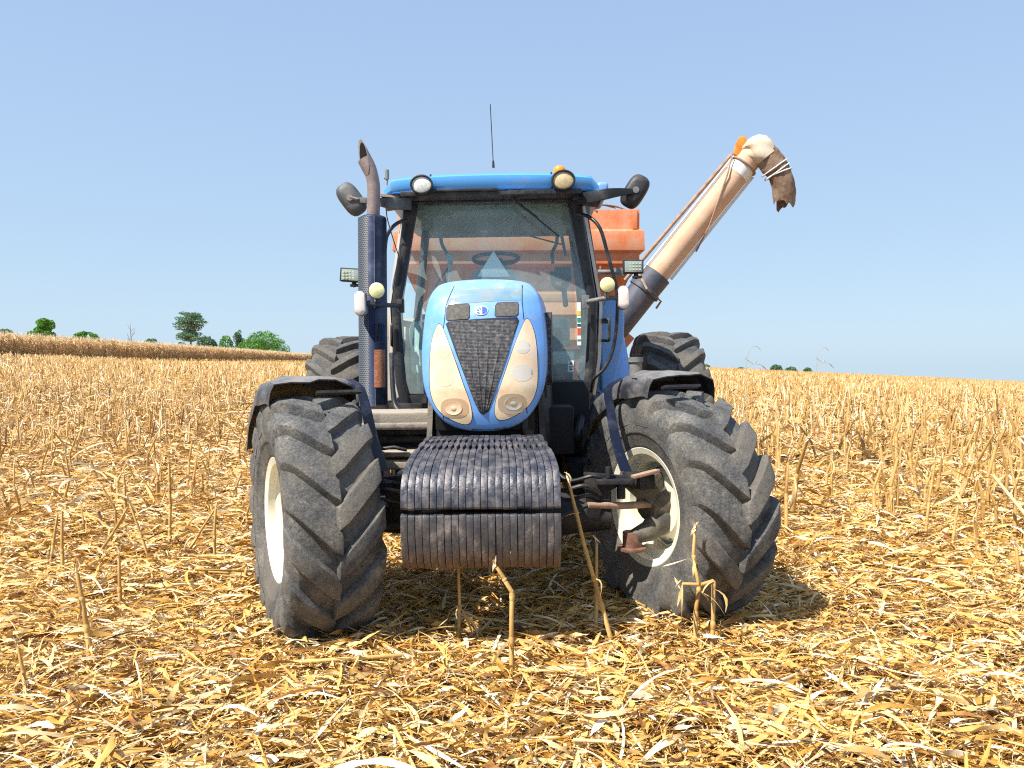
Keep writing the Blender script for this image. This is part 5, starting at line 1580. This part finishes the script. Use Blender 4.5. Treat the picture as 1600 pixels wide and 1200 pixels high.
sb_ = B.build('corn_stubble', 'stalk'); tag(sb_, 'rows of short cut corn stubble stretching to the horizon', None, kind='stuff')

# individual stalks ---------------------------------------------------
def stalk_mesh(path, r, seed, leaves=2, splinter=3, leaf_top=False):
    """path of points; a jointed cane with nodes, torn top and sheath leaves"""
    g = np.random.default_rng(seed); B = Bulk()
    P = np.array([tuple(p) for p in path]); seg = len(P) - 1
    pts = [P[0]]; rad = [r]
    for i in range(seg):
        L = np.linalg.norm(P[i + 1] - P[i]); k = max(1, int(L / .14))
        for j in range(1, k + 1):
            q = P[i] + (P[i + 1] - P[i]) * j / k
            a = P[i] + (P[i + 1] - P[i]) * (j - .12) / k
            if j < k or i < seg - 1:
                pts += [a, q, q + (q - a) * .6]; rad += [r * .95, r * 1.22, r * .92]
            else: pts.append(q); rad.append(r * .8)
    pts = np.array(pts); rad = np.array(rad) * np.linspace(1.08, .85, len(rad))
    tone = np.full(len(pts) - 1, .5) + g.normal(0, .05, len(pts) - 1)
    B.add(prisms(pts[:-1], pts[1:], rad[:-1], rad[1:], tone, 8, 0, g))
    top = pts[-1]; d = pts[-1] - pts[-2]; d = d / np.linalg.norm(d)
    if splinter:
        n = splinter; yw = g.uniform(0, 6.28, n); pt = g.uniform(.7, 1.5, n); L = g.uniform(.03, .08, n)
        B.add(strips(np.tile(top, (n, 1)) + d * .02, yw, pt, L, np.full(n, r * 1.1), g.normal(0, .4, n), g.normal(0, .3, n), g.uniform(0, 3, n), g.normal(0, 1, n), 3, .9, np.full(n, .85)))
    n = leaves
    if n:
        idx = g.integers(len(pts) // 3 if leaf_top else 1, len(pts), n); yw = g.uniform(0, 6.28, n); pt = g.uniform(-1.3, -.1, n); L = g.uniform(.08, .24, n)
        c = pts[idx] + np.stack([np.cos(yw) * np.cos(pt), np.sin(yw) * np.cos(pt), np.sin(pt)], 1) * (L * .48)[:, None]
        B.add(strips(c, yw, pt, L, g.uniform(.006, .022, n), g.normal(.3, .3, n), g.normal(0, .4, n), g.normal(0, .7, n), g.normal(0, 1.6, n), 5, .85, np.clip(g.normal(.7, .15, n), 0, 1)))
    return B
def stalk_obj(name, B, loc): 
    o = B.build(name, 'stalk'); o.location = loc; return o
def px_stalk(label, pix, Yb, r, seed, leaves=2, splinter=3, dY=None, leaf_top=False, name='corn_stalk'):
    r = r * 1.15
    P = [W(px, py, Yb + (dY[i] if dY else 0)) for i, (px, py) in enumerate(pix)]
    base = Vector((P[0].x, P[0].y, float(hgt(P[0].x, P[0].y)) - .01))
    path = [Vector((0, 0, 0))] + [p - base for p in P[1:]]
    o = stalk_obj(name, stalk_mesh(path, r, seed, leaves, splinter, leaf_top), base)
    tag(o, label, 'corn stalk', 'broken corn stalks in the foreground'); return o
px_stalk('short upright yellow stalk with a split brush top under the left half of the weights', [(716, 1015), (718, 950), (716, 886)], 3.98, .0095, 21, 9, 6, leaf_top=True)
px_stalk('upright broken stalk, its top leaning back left, before the centre of the weights', [(800, 1085), (799, 1000), (800, 930), (788, 905), (776, 886)], 3.50, .0105, 22, 3, 4)
px_stalk('long pale stalk leaning left across the dark gap between weights and right front tyre', [(962, 1030), (940, 945), (915, 860), (900, 800), (888, 752)], 3.86, .0105, 23, 2, 2)
px_stalk('dark rusty brown upright stalk just behind the long leaning pale stalk', [(931, 1010), (932, 930), (932, 848)], 4.0, .0095, 24, 2, 2)
px_stalk('upright stalk topped with a star of white leaf shreds before the right front tyre', [(1086, 1050), (1087, 960), (1092, 920), (1084, 870), (1086, 828)], 3.78, .0095, 25, 9, 7, leaf_top=True)
px_stalk('stalk bent square at the top towards the left, before the right front tyre', [(1112, 1045), (1114, 975), (1115, 912), (1095, 913), (1066, 912)], 3.74, .0095, 26, 5, 3)
px_stalk('upright stalk with torn leaves at far left, standing nearest the camera', [(146, 1055), (135, 980), (128, 935), (120, 893)], 3.62, .011, 27, 5, 5)
px_stalk('slim straight bare stalk between the left edge pair and the left front tyre', [(188, 975), (187, 920), (186, 872)], 4.34, .010, 28, 1, 3)
px_stalk('right hand stalk of the upright pair near the left edge', [(99, 902), (97, 860), (97, 800)], 5.3, .011, 29, 1, 3)
px_stalk('left hand stalk of the pair near the left edge, bent and leaning outwards', [(78, 885), (84, 845), (90, 803)], 5.4, .010, 30, 2, 3)
px_stalk('slanted stalk forming the left leg of the inverted V left of the tyre', [(145, 882), (175, 835), (200, 792)], 5.7, .010, 31, 2, 3, dY=[0, 0, 0])
px_stalk('slanted stalk forming the right leg of the inverted V left of the tyre', [(236, 882), (220, 835), (202, 785)], 5.7, .009, 32, 4, 2)
px_stalk('slanted stalk leaning up right beside the left front tyre', [(282, 882), (310, 835), (338, 792)], 5.65, .010, 33, 3, 4)
px_stalk('upright stalk at the upper end of the slanted stalk beside the left tyre', [(336, 888), (335, 840), (337, 795)], 5.5, .010, 34, 5, 3)
px_stalk('tallest upright stalk in the cluster left of the tyre', [(265, 860), (266, 790), (264, 722)], 6.0, .011, 35, 3, 3)
px_stalk('upright stalk with a pale torn top in the cluster left of the tyre', [(196, 800), (195, 760), (193, 742)], 7.4, .012, 36, 5, 5)
px_stalk('stalk leaning right from the straw at the lower left edge of the view', [(42, 1090), (36, 1050), (28, 1010)], 3.35, .008, 37, 6, 3)
px_stalk('thin stalk lying propped on the straw at the bottom left', [(190, 1190), (165, 1150), (132, 1108)], 2.95, .012, 38, 1, 3, dY=[0, .1, .2])
px_stalk('low slanted yellow stalk in the foreground below the centre of the weights', [(788, 1160), (800, 1120), (809, 1078)], 3.22, .009, 39, 3, 2)
px_stalk('tall stalk leaning right in the stubble well right of the tractor', [(1444, 832), (1452, 780), (1461, 722)], 6.2, .011, 40, 2, 3)
px_stalk('upright pale stalk between the leaning tall stalk and the right edge', [(1524, 855), (1524, 820), (1527, 790)], 6.0, .011, 41, 3, 4)
px_stalk('bent stalk just left of the upright pale stalk near the right edge', [(1487, 850), (1493, 815), (1497, 790)], 6.1, .010, 42, 2, 3)
px_stalk('curved stalk with a torn pale top at the right edge of the view', [(1588, 945), (1592, 900), (1588, 855)], 4.9, .012, 43, 3, 5)
px_stalk('dark weathered stalk standing tall in the right hand stubble', [(1322, 690), (1325, 650), (1328, 612)], 13, .020, 44, 2, 2)
px_stalk('short white stalk stump in the straw below the right front tyre', [(1118, 1095), (1112, 1065), (1106, 1035)], 3.35, .008, 45, 2, 4)
px_stalk('thin reddish stalk leaning right at the bottom edge below the right tyre', [(1106, 1100), (1105, 1070), (1104, 1042)], 3.33, .006, 46, 2, 2)
px_stalk('slim upright stalk beside the shadow right of the tractor', [(1297, 805), (1299, 760), (1300, 716)], 7.6, .012, 47, 2, 3)
px_stalk('stalk stub leaning at middle right among flattened straw', [(1388, 808), (1391, 770), (1395, 728)], 7.4, .011, 48, 1, 3)
px_stalk('pair partner stalk rising beside the dark stalk behind the right tyre', [(1216, 740), (1220, 700), (1220, 690)], 10, .016, 49, 1, 3)

protos = []
for k in range(9):
    g = random.Random(100 + k); H = g.uniform(.22, .5)
    path = [Vector((0, 0, 0)), Vector((g.uniform(-.02, .02), g.uniform(-.02, .02), H * .55)), Vector((g.uniform(-.07, .07), g.uniform(-.05, .05), H))]
    B = stalk_mesh(path, g.uniform(.009, .013), 60 + k, g.choice((2, 3, 5)), g.choice((2, 3, 4)))
    protos.append((B, None))
meshes = []
first = {}
for i in range(NIND):
    x, y = float(XS[i]), float(YS[i]); k = i % 9
    if k not in first:
        o = stalk_obj('stubble_stalk', protos[k][0], (0, 0, 0)); first[k] = o
    else:
        o = first[k].copy(); COL.objects.link(o)
    o.location = (x, y, float(hgt(x, y)) - .01)
    lean = random.gauss(0, .12) * (3 if random.random() < .12 else 1)
    s_ = random.uniform(.8, 1.25) * (1.45 if x > 0 else 1.05)
    o.rotation_euler = (random.gauss(0, .1), lean, random.uniform(0, 6.28)); o.scale = (s_, s_, s_)
    where = 'right' if x > 0 else 'left'
    dist = 'thin near stubble' if y < 8 else 'first dense stubble rows'
    tag(o, 'short cut corn stalk in the %s %s of the tractor' % (dist, where), 'corn stalk', 'short stubble stalks %s of the tractor, %s' % (where, dist))

# standing corn -----------------------------------------------------
def standing_corn():
    B = Bulk()
    n = 13000
    y = rng.uniform(52, 262, n); e = np.interp(y, [0, 60, 100, 250], [-47, -47, -46, -60]); x = e - 16 * rng.uniform(0, 1, n) ** 1.6
    y2 = rng.uniform(45, 262, 5000); x2 = np.interp(y2, [0, 60, 100, 250], [-47, -47, -46, -60]) - rng.uniform(0, 1.2, 5000)
    x = np.concatenate([x, x2]); y = np.concatenate([y, y2]); n = len(x)
    z = hgt(x, y); H = rng.uniform(1.85, 2.4, n) * np.interp(y, [60, 250], [1, .85])
    p0 = np.stack([x, y, z], 1); p1 = p0 + np.stack([rng.normal(0, .1, n), rng.normal(0, .1, n), H], 1); r = np.full(n, .02)
    B.add(prisms(p0, p1, r, r * .5, np.clip(rng.normal(.5, .15, n), 0, 1), 4))
    for rep in range(7):
        f = rng.uniform(.12, .98, n); c = p0 + (p1 - p0) * f[:, None]; L = rng.uniform(.35, .75, n); yw = rng.uniform(0, 6.28, n); pt = rng.normal(-.5, .5, n)
        c = c + np.stack([np.cos(yw) * np.cos(pt), np.sin(yw) * np.cos(pt), np.sin(pt)], 1) * (L * .4)[:, None]
        B.add(strips(c, yw, pt, L, rng.uniform(.06, .12, n) * (1 + (y - 50) / 300), rng.normal(.4, .25, n), rng.normal(0, .3, n), rng.normal(0, .6, n), rng.normal(0, 1, n), 2, .7, np.clip(rng.normal(.30 + .38 * rng.random(n), .12, n), 0, 1)))
    # pale tassels
    t = p1 + np.array([0, 0, .1]); B.add(strips(t, rng.uniform(0, 6.28, n), rng.normal(1.3, .2, n), rng.uniform(.2, .4, n), rng.uniform(.04, .09, n), rng.normal(0, .3, n), rng.normal(0, .3, n), rng.uniform(0, 3, n), rng.normal(0, 1, n), 1, .5, np.clip(rng.normal(.9, .1, n), 0, 1)))
    o = B.build('standing_corn', 'corn'); tag(o, 'unharvested block of dry brown standing corn', None, kind='stuff')
standing_corn()

# tall weeds on the right ---------------------------------------------
def weed(label, px, pyb, pyt, Y, seed, sgn):
    g = random.Random(seed); base = W(px, pyb, Y); gz = float(hgt(base.x, Y)); topz = W(px, pyt, Y)
    H = topz.z - gz; q = MB()
    main = curve([(0, 0, 0), (.02, 0, H * .5), (.05 * sgn, 0, H * .82), (.10 * sgn, 0, H * .97), (.20 * sgn, 0, H), (.27 * sgn, 0, H * .965)], 4)
    q.tube(main, .0042, 6)
    for (f, l, dr) in ((.80, .36, .05), (.66, .40, .03), (.90, .20, -.09), (.5, .18, .03)):
        p = Vector((.03 * sgn, 0, H * f)); q.tube(curve([p, p + Vector((sgn * l * .4, .03, dr + .03)), p + Vector((sgn * l * .8, .05, dr)), p + Vector((sgn * l, .05, -.03))], 3), [.004] * 10, 5)
        q.tube([p + Vector((sgn * l * .78, .05, dr)), p + Vector((sgn * l, .05, -.03))], [.014, .006], 5, flat=.5)
    o = q.build('tall_weed', 'weed'); o.location = (base.x, Y, gz); tag(o, label, 'weed', 'tall weeds on the right skyline')
weed('thin dry weed with drooping tip, nearer the tractor against the right sky', 1160, 640, 541, 11.5, 1, 1)
weed('fainter thin dry weed, farther right against the sky', 1271, 640, 543, 14, 2, 1)
